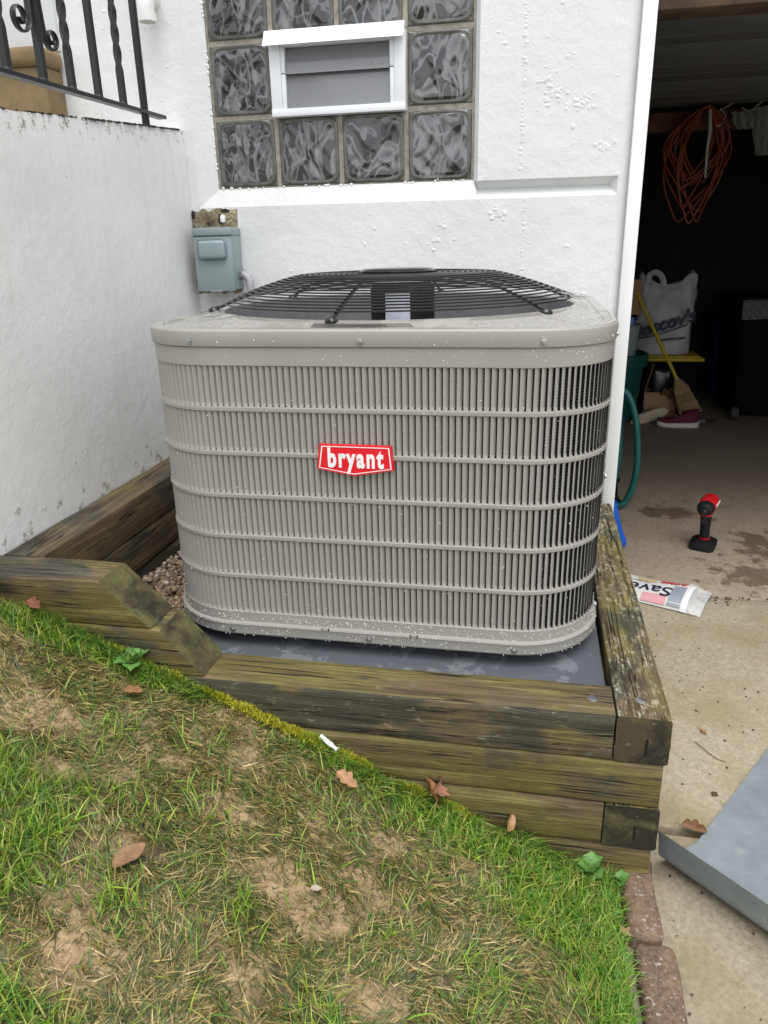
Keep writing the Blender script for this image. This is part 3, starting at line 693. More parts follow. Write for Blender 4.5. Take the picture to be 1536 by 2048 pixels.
T(.498, .596, FY1+.001, 1.03, -.21, -.11, 'y', mats=[M_timdark, M_end], seed=8); T(.497, .598, FY0-.001, 1.03, -.31, -.21, 'y', mats=[M_tim, M_endblack], seed=9); T(.498, .592, FY1+.001, 1.03, -.42, -.31, 'y', mats=[M_timdark, M_end], seed=10)
for z0, s in ((.09, 11), (-.01, 12), (-.11, 13)): T(LX+.003, -.695, FY1+.001, WF-.012, z0, z0+.1, 'y', mats=[M_timdark, M_end], seed=s)
for (px, py, pr) in ((.463, -.119, t_top), (.551, -.111, t_r)):
    V_, F_ = lathe_geo([(.0, -.0085), (.006, -.0088), (.0105, -.0098), (.0115, -.0115)], px, py, 14); V_ = [(a+random.gauss(0, .0003), b, c) for a, b, c in V_]
    mk('nail_head', V_, F_, M_zinc, pr)

# ------------------------------------------------------------------ pad, gravel
pad = box('equipment_pad', -.475, .4965, -.0655, 1.05, -.12, -.032, M_blkmat, None, .006)
g = G('wet_grey_pad'); v = g.co()
wf = g.ramp(g.noise(v, 11, 5, 0.6, 0.8), [(0.44, 0.0), (0.48, 1.0)])
M_pad = g.set(g.mix(wf, (0.145, 0.155, 0.170), (0.095, 0.103, 0.116)), g.ramp(wf, [(0, .42), (1, .12)]), g.bump(wf, .4, .001, g.bump(g.noise(v, 330, 3), .25, .001)))
pad.data.materials[0] = M_pad
tag(pad, 'wet grey plastic equipment pad under the air conditioner', 'pad')
g = G('river_gravel'); at = g.n('Attribute', attribute_name='col')
M_gravel = g.set(at.outputs['Color'], 0.55, g.bump(g.noise(g.co(), 300, 4), .3, .001))
def scatter(name, pts, sizes, cols, mat, sub=1, flat=.75, jit=.25):
    b = bmesh.new(); bmesh.ops.create_icosphere(b, subdivisions=sub, radius=1.0); bv = np.array([v.co for v in b.verts]); bf = np.array([[v.index for v in f.verts] for f in b.faces]); b.free()
    n = len(pts); k = len(bv)
    q = rng.normal(size=(n, 3, 3)); qq = np.linalg.qr(q)[0]
    sc = sizes[:, None]*rng.uniform(.7, 1.3, (n, 3)); sc[:, 2] *= flat
    Vv = np.einsum('nij,kj->nki', qq, bv)*(1+rng.normal(0, jit*.4, (n, k, 1)))*sc[:, None, :]+pts[:, None, :]
    Ff = (bf[None]+np.arange(n)[:, None, None]*k).reshape(-1, 3)
    me = bpy.data.meshes.new(name); me.from_pydata(Vv.reshape(-1, 3).tolist(), [], Ff.tolist())
    a = me.color_attributes.new('col', 'FLOAT_COLOR', 'POINT'); a.data.foreach_set('color', np.repeat(np.c_[cols, np.ones(n)], k, 0).astype(np.float32).ravel())
    me.materials.append(mat); me.shade_smooth(); o = link(name, me); o['kind'] = 'stuff'; return o
n_ = 5200
gp = np.c_[rng.uniform(-.69, -.45, n_), rng.uniform(-.06, 1.06, n_), np.zeros(n_)]
gp[:, 2] = -.045+rng.uniform(-.008, .006, n_)+.01*(gp[:, 1] < .35)
pal = np.array([(.20, .125, .07), (.28, .19, .11), (.13, .085, .055), (.36, .29, .2), (.22, .16, .11), (.42, .38, .31), (.17, .13, .1)])
gc = pal[rng.integers(0, 7, n_)]*rng.uniform(.7, 1.2, (n_, 1))
keep = ~((gp[:, 0] > -.485))
scatter('gravel', gp[keep], rng.uniform(.0045, .0095, n_)[keep], gc[keep], M_gravel)
box('gravel_bed', -.694, .5, -.066, 1.08, -.30, -.053, M_joint, None, 0)['kind'] = 'structure'

# ------------------------------------------------------------------ air conditioner
ACW, ACR = .958, .174; AH = ACW/2; ACY = .004
def fp(s, off=0.0):
    """rounded square footprint, counter-clockwise from the middle of the back; returns x, y, nx, ny"""
    st = ACW-2*ACR; arc = pi/2*ACR; tot = 4*st+4*arc; s = s % tot
    cx, cy = 0.0, ACY+AH
    segs = [('l', st/2, (0, AH), (-1, 0)), ('a', arc, (-AH+ACR, AH-ACR), 90), ('l', st, (-AH, AH-ACR), (0, -1)), ('a', arc, (-AH+ACR, -AH+ACR), 180),
            ('l', st, (-AH+ACR, -AH), (1, 0)), ('a', arc, (AH-ACR, -AH+ACR), 270), ('l', st, (AH, -AH+ACR), (0, 1)), ('a', arc, (AH-ACR, AH-ACR), 0), ('l', st/2, (AH-ACR, AH), (-1, 0))]
    for k, L, p, d in segs:
        if s <= L+1e-9:
            if k == 'l':
                nx_, ny_ = d[1], -d[0]; x, y = p[0]+d[0]*s, p[1]+d[1]*s
            else:
                a = radians(d)+s/ACR; nx_, ny_ = cos(a), sin(a); x, y = p[0]+ACR*nx_, p[1]+ACR*ny_
            return cx+x+nx_*off, cy+y+ny_*off, nx_, ny_
        s -= L
    return fp(0, off)
ST = ACW-2*ACR; ARC = pi/2*ACR; PER = 4*ST+4*ARC
SS = []
for a, L, n_ in ((0, ST/2, 4), (ST/2, ARC, 14), (ST/2+ARC, ST, 8), (1.5*ST+ARC, ARC, 14), (1.5*ST+2*ARC, ST, 12), (2.5*ST+2*ARC, ARC, 14), (2.5*ST+3*ARC, ST, 8), (3.5*ST+3*ARC, ARC, 14), (3.5*ST+4*ARC, ST/2, 4)):
    SS += [a+L*i/n_ for i in range(n_)]
def sweep(profile):
    n = len(SS); Vv = []; Ff = []
    for off, z in profile:
        for s in SS: x, y, _, _ = fp(s, off); Vv.append((x, y, z))
    for i in range(len(profile)-1):
        for k in range(n): l = (k+1) % n; Ff.append((i*n+k, i*n+l, (i+1)*n+l, (i+1)*n+k))
    return Vv, Ff
ac = thing('air_conditioner', (0, ACY+AH, -.03), 'warm grey outdoor air conditioner with louvered sides, red badge and black fan guard', 'air conditioner')
def acpart(name, prof, mat, ang=30):
    Vv, Ff = sweep(prof); return mk(name, Vv, Ff, mat, ac, ang=ang)
base = acpart('base_pan', [(-.1, .004), (-.010, .002), (.004, -.001), (.007, .003), (.007, .021), (.0085, .0245), (.007, .028), (.001, .030)], M_ac)
acpart('skirt_panel', [(.0005, .0295), (.0005, .0525), (-.001, .0540), (-.006, .0543)], M_ac)
acpart('upper_panel', [(-.006, .5890), (-.001, .5893), (.0005, .5908), (.0005, .6255), (-.002, .6262), (-.003, .630)], M_ac)
ROWH = (.5955-.0478)/6
for k in range(1, 6):
    z = .0478+ROWH*k
    acpart('grille_band', [(-.006, z-.0053), (-.0008, z-.0051), (.0008, z-.0038), (.0012, z), (.0008, z+.0038), (-.0008, z+.0051), (-.006, z+.0053)], M_ac)
# finned coil behind the louvers
prof = []; z = .05
while z < .595:
    prof += [(-.016, z), (-.0135, z+.0012), (-.0135, z+.0030), (-.016, z+.0042), (-.019, z+.0046), (-.019, z+.0060)]; z += .0066
prof = [(-.02, .048)]+prof+[(-.02, .597)]
acpart('coil', prof, M_coil)
box('inner_floor', -.42, .42, .06, .90, .006, .010, M_blkmat, ac, 0)
for fx, fy in ((-.36, .12), (.36, .12), (-.36, .84), (.36, .84)): box('foot', fx-.04, fx+.04, fy-.04, fy+.04, -.0315, .004, M_blkmat, ac, .004)
# one stamped louver: outer edge flush, inner edge tucked behind the next
LP = PER/round(PER/.01285); LH = ROWH-.0106
def louver_mesh():
    Vv = []; Ff = []
    prof = [(.0002, -.0010), (.0030, -.0015), (.0062, -.0032), (.0088, -.0056), (.0105, -.0084)]
    zl = [(0, .10, .78), (.0022, .45, .9), (.0055, .86, 1.0), (.0095, 1, 1.0), (LH-.006, 1, 1.0), (LH-.0025, .8, .97), (LH, .5, .9)]
    for z, sw, su in zl:
        for u, wv in prof: Vv.append((u*su, wv*sw, z))
    n = len(prof)
    for i in range(len(zl)-1):
        for k in range(n-1): Ff.append((i*n+k, i*n+k+1, (i+1)*n+k+1, (i+1)*n+k))
    me = bpy.data.meshes.new('louver'); me.from_pydata(Vv, [], Ff); finish(me, M_ac, True, 60); return me
lme = louver_mesh(); slots = []
nl = round(PER/LP)
for r_ in range(6):
    z = .0478+ROWH*r_+.0053
    for k in range(nl):
        s = k*LP; x, y, nx_, ny_ = fp(s)
        c = Vector((x, y, z+LH/2)); d = CAM-c; cosv = (d.x*nx_+d.y*ny_)/d.length
        fwd = F.dot(-d); area = max(0, cosv)/(fwd*fwd)
        slots.append((area, s, z, x, y, nx_, ny_))
slots.sort(key=lambda t: -t[0])
badge_hide = lambda x, z: -.08 < x < .055 and .385 < z+LH*.5 < .44
for i, (a_, s, z, x, y, nx_, ny_) in enumerate(slots[:300]):
    o = link('louver', lme, ac); o.matrix_basis = Matrix(((-ny_, -nx_, 0, x), (nx_, -ny_, 0, y), (0, 0, 1, z), (0, 0, 0, 1)))
# local +y points inward in that matrix, so turn the depth over in the mesh itself
for v in lme.vertices: v.co.y = -v.co.y
rest_V = []; rest_F = []
for i, (a_, s, z, x, y, nx_, ny_) in enumerate(slots[300:]):
    Mx = Matrix(((-ny_, -nx_, 0, x), (nx_, -ny_, 0, y), (0, 0, 1, z), (0, 0, 0, 1))); b0 = len(rest_V)
    rest_V += [Mx @ v.co for v in lme.vertices]; rest_F += [tuple(b0+j for j in p.vertices) for p in lme.polygons]
mk('louver_field', rest_V, rest_F, M_ac, ac, ang=60)['kind'] = 'stuff'
# cover: rolled rim, shallow tray, raised fan opening
n = len(SS); prof = [(.001, .6275), (.0038, .6270), (.0045, .629), (.0052, .6515), (.0042, .6560), (.0010, .6592), (-.004, .6605), (-.020, .6605), (-.0235, .6570), (-.032, .6565), (-.040, .6585)]
Vv, Ff = sweep(prof)
CXY = (-.006, ACY+AH)
for r_, z in ((.448, .6665), (.436, .6705), (.424, .6705), (.418, .667), (.416, .655), (.416, .56)):
    for s in SS:
        x, y, _, _ = fp(s); a = atan2(y-CXY[1], x-CXY[0]); q = .06 if r_ > .44 else 0
        Vv.append((CXY[0]+r_*cos(a), CXY[1]+r_*sin(a), z))
m_ = len(prof)+6
for i in range(len(prof)-1, m_-1):
    for k in range(n): l = (k+1) % n; Ff.append((i*n+k, i*n+l, (i+1)*n+l, (i+1)*n+k))
mi = [0]*len(Ff)
for i in range(len(Ff)):
    row = i//n
    mi[i] = 1 if row >= 5 else 0
    if row >= m_-3: mi[i] = 2
mk('cover', Vv, Ff, [M_ac, M_actop, M_galv], ac, mi=mi, ang=25)
# fan, motor, shroud
V_, F_ = lathe_geo([(0, .50), (.414, .50), (.414, .505), (0, .505)], *CXY, 32); mk('shroud', V_, F_, M_galv, ac)
fan = lathe('fan', [(.0, .545), (.06, .545), (.06, .60), (0, .602)], *CXY, M_blkmat, ac, 20)
for k in range(3):
    bm = bmesh.new(); N = 8
    g0 = [[bm.verts.new((CXY[0]+rr*cos(a), CXY[1]+rr*sin(a), .545+.05*j/N)) for j in range(N+1) for a in [2*pi*k/3+j/N*1.15]] for rr in (.055, .2, .3, .40)]
    for i in range(3):
        for j in range(N): bm.faces.new((g0[i][j], g0[i+1][j], g0[i+1][j+1], g0[i][j+1]))
    mkbm('fan_blade', bm, M_galv, fan)
mot = lathe('motor', [(0, .602), (.074, .602), (.078, .606), (.078, .705), (.07, .716), (0, .72)], CXY[0]+.012, CXY[1], M_blkmat, ac, 28)
lab = []; lf = []
for k in range(9):
    a = radians(-112+k*5.5)
    for z in (.628, .700): lab.append((CXY[0]+.012+.0786*cos(a), CXY[1]+.0786*sin(a), z))
for k in range(8): lf.append((2*k, 2*k+2, 2*k+3, 2*k+1))
mk('motor_label', lab, lf, plain('white_label', (0.62, 0.63, 0.72), 0.4, 0.1, 90), mot)
# fan guard
def gz(r): return .741-(.062*max(0, (r-.235)/.200)**1.25)
hub = lathe('guard_hub', [(0, .740), (.082, .740), (.090, .7420), (.092, .7465), (.083, .7515), (.03, .753), (0, .753)], *CXY, M_blk, ac, 36)
r_ = .104
while r_ < .430:
    V_, F_ = tube_geo([(CXY[0]+r_*cos(a), CXY[1]+r_*sin(a), gz(r_)) for a in np.linspace(0, 2*pi, 97)[:-1]], .0017, 6, True)
    mk('guard_ring', V_, F_, M_blk, ac); r_ += .0136
for k in range(6):
    a = radians(-97+60*k); P_ = []
    for r_ in np.linspace(.085, .426, 22): P_.append((CXY[0]+r_*cos(a), CXY[1]+r_*sin(a), gz(r_)-.0052))
    P_ += [(CXY[0]+.446*cos(a), CXY[1]+.446*sin(a), .674), (CXY[0]+.452*cos(a), CXY[1]+.452*sin(a), .6705)]
    rb = tube('guard_rib', P_, .0036, M_blk, ac, 6, flat=(.9, 1.25))
    V_, F_ = lathe_geo([(.0, .6665), (.0135, .6665), (.0135, .671), (.009, .676), (0, .677)], CXY[0]+.440*cos(a), CXY[1]+.440*sin(a), 10); mk('foot_clip', V_, F_, M_blk, rb)
# screws
def screw(x, y, z, nx_, ny_, r=.0055):
    M_ = frame((x, y, z), (-ny_, nx_, 0), (0, 0, 1)); V_, F_ = lathe_geo([(r*1.25, 0), (r*1.25, .0012), (r*.85, .0014), (r*.8, .0042), (r*.55, .0048), (0, .0046)], 0, 0, 6)
    V2, F2 = lathe_geo([(r*1.25, 0), (r*1.25, .0012), (0, .0013)], 0, 0, 16)
    b0 = len(V_); V_ = [M_ @ Vector(v) for v in V_+V2]; F_ = F_+[tuple(b0+i for i in f) for f in F2]
    return mk('screw', V_, F_, M_zinc, ac, ang=30)
s_front0 = 1.5*ST+2*ARC
for x in (-.335, .006, .340):
    s = s_front0+(x+AH-ACR); xx, yy, nx_, ny_ = fp(s, .0050); screw(xx, yy, .638, nx_, ny_)
for x in (-.303, .006, .312):
    s = s_front0+(x+AH-ACR); xx, yy, nx_, ny_ = fp(s, .0071); screw(xx, yy, .0115, nx_, ny_)
for s_, z in ((2.5*ST+3*ARC-.03, .636), (2.5*ST+3*ARC+.0, .34), (2.5*ST+3*ARC-.02, .052), (1.5*ST+ARC-.02, .3)):
    xx, yy, nx_, ny_ = fp(s_, .003); screw(xx, yy, z, nx_, ny_)
for x in (-.09, .103):
    box('lip_tab', x-.0075, x+.0075, ACY-.0088, ACY-.006, .0245, .030, M_ac, ac, .0008)
    for d in (-.0075, .0075): box('lip_slit', x+d-.001, x+d+.001, ACY-.0092, ACY-.007, .024, .0305, M_blkmat, ac, 0)
# badge
def badge_poly(sc, y): 
    P0 = [(-.0815, .4395), (.0620, .4385), (.0665, .3905), (-.0135, .3765), (-.0890, .3895)]; c = (-.010, .411)
    return [(c[0]+(p[0]-c[0])*sc[0], y, c[1]+(p[1]-c[1])*sc[1]) for p in P0]
def prism(name, A, B, mat, parent):
    n = len(A); return mk(name, A+B, [tuple(range(n)), tuple(range(2*n-1, n-1, -1))]+[(i, n+i, n+(i+1) % n, (i+1) % n) for i in range(n)], mat, parent, smooth=False)
by = ACY-.008
bdg = prism('badge', badge_poly((1, 1), by), badge_poly((1.01, 1.01), ACY-.0005), M_red, ac)
o_ = badge_poly((.945, .90), by-.0006); i_ = badge_poly((.915, .845), by-.0006); nb = 5
mk('badge_outline', o_+i_+[(p[0], by+.0002, p[2]) for p in o_]+[(p[0], by+.0002, p[2]) for p in i_],
   [(k, (k+1) % nb, nb+(k+1) % nb, nb+k) for k in range(nb)]+[(2*nb+k, 2*nb+(k+1) % nb, (k+1) % nb, k) for k in range(nb)], M_white, bdg, smooth=False)
text('badge_lettering', 'bryant', .054, frame((-.0105, by-.0004, .4115), (1, 0, 0.0), (0, 0, 1)), M_white, bdg, offset=.0020, extrude=.0006, sx=.66, spacing=1.22)
# rain beads on the paint
bm0 = bmesh.new(); bmesh.ops.create_icosphere(bm0, subdivisions=2, radius=1.0); dv = np.array([v.co for v in bm0.verts]); df = np.array([[v.index for v in f.verts] for f in bm0.faces]); bm0.free()
DV, DF = [], []
def drop(p, r, st=(1, 1, 1)):
    r *= .64
    DV.append(dv*(r*np.array(st))+np.array(p)); DF.append(df+len(dv)*(len(DV)-1))
sF0, sF1 = 1.5*ST+1.1*ARC, 2.5*ST+3*ARC+.1
for k in range(1300):
    t = random.random(); s = sF0+(sF1-sF0)*random.random(); q = random.random()
    if q < .34: z, off = random.uniform(.030, .046), .0005
    elif q < .50: z, off = random.uniform(.004, .021), .007
    elif q < .60: z, off = random.uniform(.598, .624), .0005
    elif q < .68: z, off = random.uniform(.629, .648), .005
    elif q < .74: z, off = .0262+random.uniform(-.001, .001), .0085
    else:
        zz = random.random()**1.6*.548; z = .048+zz; off = .001
        if (s < 1.5*ST+2.2*ARC and random.random() < .2): continue
    if off == .005 or z > .59:
        if s < s_front0+.35 and random.random() < .75: continue
    r = random.choice((.0007, .0008, .001, .001, .0013, .0018)); x, y, nx_, ny_ = fp(s, off); drop((x, y, z), r, (1, 1, random.uniform(1, 1.4)))
for k in range(190):      # along the bands
    s = sF0+(sF1-sF0)*random.random(); z = .0478+ROWH*random.randint(1, 5)+random.uniform(-.004, .006); x, y, nx_, ny_ = fp(s, .0014); drop((x, y, z), random.choice((.0008, .001, .0013)))
for k in range(25):
    s = sF0+(sF1-sF0)*random.random(); x, y, _, _ = fp(s, .006); drop((x, y, -.0012), random.uniform(.001, .0018), (1, 1, 1.3))
for k in range(200):      # on the rim and the tray
    s = s_front0+.5+(sF1-s_front0-.5)*random.random()**.7; off = -random.random()**1.1*.09; x, y, _, _ = fp(s, off); zt = .660 if off > -.02 else .6575+min(.009, max(0, (-off-.04))*.18)
    drop((x, y, zt), random.choice((.0008, .001, .0014, .002)), (1, 1, .4))
mk('rain_bead', np.concatenate(DV).tolist(), np.concatenate(DF).tolist(), M_drop, ac, ang=180)['kind'] = 'stuff'

# ------------------------------------------------------------------ things on the driveway
M_maroon = plain('maroon_knit', (0.11, 0.008, 0.028), 0.8, 0.25, 120, bump=.4, bs=400); M_sole = plain('white_rubber', (0.62, 0.60, 0.55), 0.6, 0.1, 40)
M_card = plain('cardboard', (0.34, 0.21, 0.115), 0.85, 0.1, 12); M_green = plain('dark_green_plastic', (0.012, 0.085, 0.075), 0.4, 0.1, 12)
M_hose = plain('teal_hose', (0.012, 0.11, 0.10), 0.35, 0.1, 30); M_blue = plain('blue_plastic', (0.005, 0.10, 0.55), 0.35, 0.05, 20)
M_bagw = plain('white_bag_plastic', (0.46, 0.46, 0.475), 0.45, 0.05, 8, bump=.3, bs=60); M_yel = plain('yellow_plastic', (0.52, 0.36, 0.01), 0.4, 0.06, 14)
M_ink = plain('dark_blue_ink', (0.012, 0.014, 0.05), 0.6, 0.1); M_straw = plain('broom_straw', (0.27, 0.19, 0.085), 0.85, 0.35, 90)
M_orange = plain('orange_cord', (0.21, 0.036, 0.014), 0.5, 0.1, 20); M_toolred = plain('red_tool_shell', (0.62, 0.012, 0.02), 0.35, 0.08, 40)
M_navy = plain('navy_blue_plastic', (0.006, 0.012, 0.14), 0.6, 0.1, 12); M_rag = plain('grey_rag', (0.42, 0.42, 0.41), 0.9, 0.15, 40)
M_beige = plain('beige_rubber', (0.50, 0.43, 0.29), 0.7, 0.15, 60); M_strap = plain('pale_cord', (0.35, 0.36, 0.37), 0.5, 0.1)
FZ0 = GZ+.004

# impact driver, standing on its battery, chuck to the front left
dr = thing('impact_driver', (1.055, 1.70, FZ0), 'red and black cordless impact driver standing on its battery on the garage floor', 'power tool')
dirv = Vector((-.36, -.93, 0)).normalized(); side = Vector((dirv.y, -dirv.x, 0))*-1; up_ = Vector((0, 0, 1))
D = Matrix(((dirv.x, side.x, 0, 1.052), (dirv.y, side.y, 0, 1.67), (0, 0, 1, FZ0), (0, 0, 0, 1))) @ Matrix.Diagonal((1.1, 1.15, 1.0, 1))     # local x = forward
def loft(name, secs, mat, parent, M=None, n=16, p=2.6, mi=None, ang=40):
    """secs: (centre xyz, half a, half b) ellipse-like sections in the local YZ or XY plane given by axis vectors"""
    Vv = []; Ff = []
    for c, a, b, e1, e2 in secs:
        for k in range(n):
            t = 2*pi*k/n; ct, st_ = cos(t), sin(t)
            q = Vector(c)+Vector(e1)*(a*abs(ct)**(2/p)*(1 if ct >= 0 else -1))+Vector(e2)*(b*abs(st_)**(2/p)*(1 if st_ >= 0 else -1))
            Vv.append(M @ q if M else q)
    m = len(secs)
    for i in range(m-1):
        for k in range(n): l = (k+1) % n; Ff.append((i*n+k, i*n+l, (i+1)*n+l, (i+1)*n+k))
    Ff.append(tuple(range(n-1, -1, -1))); Ff.append(tuple((m-1)*n+k for k in range(n)))
    bm = bmesh.new(); vv = [bm.verts.new(v) for v in Vv]
    for f in Ff:
        try: bm.faces.new([vv[i] for i in f])
        except ValueError: pass
    return mkbm(name, bm, mat, parent, ang=ang)
ex, ey, ez = (1, 0, 0), (0, 1, 0), (0, 0, 1)
Hh = .186
loft('motor_body', [((-.072, 0, Hh), .020, .022, ey, ez), ((-.068, 0, Hh), .027, .029, ey, ez), ((-.03, 0, Hh), .030, .032, ey, ez), ((.015, 0, Hh), .030, .032, ey, ez), ((.026, 0, Hh), .028, .029, ey, ez)], M_toolred, dr, D)
loft('rear_cap', [((-.078, 0, Hh), .014, .016, ey, ez), ((-.0722, 0, Hh), .021, .023, ey, ez)], M_blkmat, dr, D)
loft('gear_nose', [((.0262, 0, Hh), .029, .030, ey, ez), ((.045, 0, Hh), .029, .030, ey, ez), ((.062, 0, Hh), .023, .023, ey, ez), ((.066, 0, Hh), .016, .016, ey, ez)], M_blkmat, dr, D, p=2)
loft('chuck', [((.0661, 0, Hh), .012, .012, ey, ez), ((.084, 0, Hh), .012, .012, ey, ez), ((.086, 0, Hh), .008, .008, ey, ez)], M_blk, dr, D, p=2, n=14)
loft('collar', [((.012, 0, .152), .030, .022, ex, ey), ((.006, 0, .168), .036, .024, ex, ey)], M_toolred, dr, D)
loft('grip', [((-.018, 0, .030), .022, .018, ex, ey), ((-.016, 0, .05), .020, .0165, ex, ey), ((-.010, 0, .09), .021, .017, ex, ey), ((-.004, 0, .125), .022, .018, ex, ey), ((.000, 0, .158), .026, .019, ex, ey)], M_blkmat, dr, D)
loft('grip_stripe', [((-.0195, 0, .037), .0235, .0190, ex, ey), ((-.0175, 0, .043), .0228, .0182, ex, ey)], M_toolred, dr, D)
loft('trigger', [((.026, 0, .118), .008, .008, ex, ey), ((.028, 0, .135), .010, .009, ex, ey), ((.030, 0, .15), .009, .009, ex, ey)], M_blk, dr, D, n=10)
loft('battery', [((-.012, 0, .0), .055, .040, ex, ey), ((-.012, 0, .003), .058, .043, ex, ey), ((-.012, 0, .024), .058, .043, ex, ey), ((-.014, 0, .032), .046, .032, ex, ey), ((-.016, 0, .036), .028, .022, ex, ey)], M_blkmat, dr, D, p=5, n=24)
text('tool_lettering', 'Milwaukee', .017, D @ frame((-.028, -.0302, Hh+.004), (-1, 0, 0), (0, 0, 1)) @ Matrix.Identity(4), M_white, dr, shear=.3, extrude=.0008)
text('tool_lettering', 'Milwaukee', .017, D @ frame((-.028, .0308, Hh+.004), (1, 0, 0), (0, 0, 1)) @ Matrix.Rotation(pi, 4, 'Y') @ Matrix.Translation((0, 0, -.0002)), M_white, dr, shear=.3, extrude=.0008)

# newspaper in a clear sleeve
nb = Vector((.915, 1.140, GZ+.006)); nl_ = Vector((.650, 1.258, GZ+.006)); ax = (nl_-nb).normalized(); wd = Vector((0, 0, 1)).cross(ax); wd = wd if wd.y > 0 else -wd
npz = thing('newspaper', (.78, 1.22, GZ), 'folded newspaper in a clear plastic sleeve lying at the garage threshold', 'newspaper')
M_paper = plain('newsprint', (0.60, 0.60, 0.585), 0.5, 0.06, 20); Ln = .30; Wn = .094
def np_pt(u, v, h=0.0):      # u 0..1 along, v -1..1 across, on the rounded top
    hh = .042*sqrt(max(0, 1-abs(v)**2.6))*(.85+.15*cos(u*5)); return nb+ax*(u*Ln)+wd*(v*Wn)+Vector((0, 0, hh+h))
def np_patch(name, u0, u1, v0, v1, mat, h, nu=10, nv=8):
    Vv = [np_pt(u0+(u1-u0)*i/nu, v0+(v1-v0)*j/nv, h+.0006*noise.noise(Vector((i*.9, j*.7, 4)))) for i in range(nu+1) for j in range(nv+1)]
    return mk(name, Vv, [(i*(nv+1)+j, (i+1)*(nv+1)+j, (i+1)*(nv+1)+j+1, i*(nv+1)+j+1) for i in range(nu) for j in range(nv)], mat, npz, ang=180)
paper = np_patch('paper', 0, 1, -1, 1, M_paper, 0, 20, 16)
for nm, a in (('pink_panel', (.24, .52, -.98, -.62, plain('pink_print', (.62, .30, .33), .5, .05))), ('grey_panel', (.07, .22, -.97, .20, plain('grey_print', (.27, .30, .36), .5, .1))), ('tan_panel', (.45, .68, .25, .62, plain('tan_print', (.55, .42, .22), .5, .1))), ('white_panel', (.0, .05, -.97, .5, M_white))):
    np_patch(nm, *a[:4], a[4], .0009)
def np_text(s, u, v, size, mat, offset=0, rot=0):
    c = np_pt(u, v); p2 = np_pt(u+.02, v); p3 = np_pt(u, v-.04); e1 = (p2-c).normalized(); e2 = (p3-c).normalized(); nrm = e1.cross(e2)
    return text('headline', s, size, frame(c+nrm*.0022, e1, e2), mat, npz, offset=offset, extrude=.0002)
np_text('Save', .47, -.34, .088, M_ink, .0008); np_text('ACME', .25, .46, .034, M_toolred, .0012); np_text('sunday deals & coupons', .66, .17, .011, M_ink)
g = G('clear_sleeve'); bsdf = g.b; g.set((.9, .92, .95), .12); tr = g.n('BsdfTransparent'); mxs = g.n('MixShader'); mxs.inputs[0].default_value = .4
g.l(tr.outputs[0], mxs.inputs[1]); g.l(bsdf.outputs[0], mxs.inputs[2]); g.l(mxs.outputs[0], g.out.inputs[0]); M_sleeve = g.m
Vv = []; nu, nv = 16, 12
for i in range(nu+1):
    for j in range(nv+1):
        u = -.17+.23*i/nu; v = (-1.05+2.1*j/nv)*(1+(.05 if u > -.1 else .12*(-u)))
        p = np_pt(max(u, 0), max(-1, min(1, v)), .003); p = nb+ax*(u*Ln)+wd*(v*Wn)+Vector((0, 0, max(.004, (p.z-nb.z)*max(0, 1+u*3.2)+.002)+.008*noise.noise(Vector((u*16, v*3, 2)))*(1 if u < 0 else .2)))
        Vv.append((p.x, p.y, max(p.z, GZ+.003)))
mk('sleeve', Vv, [(i*(nv+1)+j, (i+1)*(nv+1)+j, (i+1)*(nv+1)+j+1, i*(nv+1)+j+1) for i in range(nu) for j in range(nv)], M_sleeve, npz, ang=180)

# bent galvanised sheet
e_u = Vector((.733, -.680, 0)).normalized(); e_v = Vector((.555, .832, 0)).normalized()      # along the lip, away from the lip
o0 = Vector((.655, -.108, GZ+.003))-e_u*.032
prof = []
for t in np.linspace(0, 1, 14): prof.append((1.0*(1-t)+.055*t, .012*math.exp(-3*t)+.004))
for t in np.linspace(0.08, 1, 12):
    a = t*radians(78); prof.append((.055-.05*sin(a), .004+.05*(1-cos(a))))
for t in (.33, .66, 1): prof.append((.0061-.012*t, .0436+.058*t))
Vv = []; nn_ = 16; m = len(prof)
for side_ in (0, .0012):
    for i in range(nn_+1):
        u = i/nn_*1.5
        for (d, h) in prof:
            p = o0+e_u*(u+.034*min(1, max(0, (d-.02)/.10))*(1-u/1.5))+e_v*(d-.03+side_*.7)+Vector((0, 0, h-side_*.7+.004*noise.noise(Vector((u*3, d*4, 1)))*min(1, d*4)))
            Vv.append((p.x, p.y, max(p.z, GZ+.0025 if side_ == 0 else GZ+.001)))
Ff = []
for i in range(nn_):
    for j in range(m-1):
        a = i*m+j; Ff.append((a, a+m, a+m+1, a+1)); b = a+(nn_+1)*m; Ff.append((b+1, b+m+1, b+m, b))
off_ = (nn_+1)*m
for i in range(nn_):
    for j in (0, m-1): a = i*m+j; Ff.append((a, a+m, off_+a+m, off_+a))
for j in range(m-1):
    for i in (0, nn_): a = i*m+j; Ff.append((a, a+1, off_+a+1, off_+a))
bm = bmesh.new(); vv = [bm.verts.new(v) for v in Vv]
for f in Ff: bm.faces.new([vv[i] for i in f])
tag(mkbm('sheet_metal', bm, M_sheet, ang=60), 'bent blue grey galvanised sheet metal with an upturned edge on the driveway', 'sheet metal')

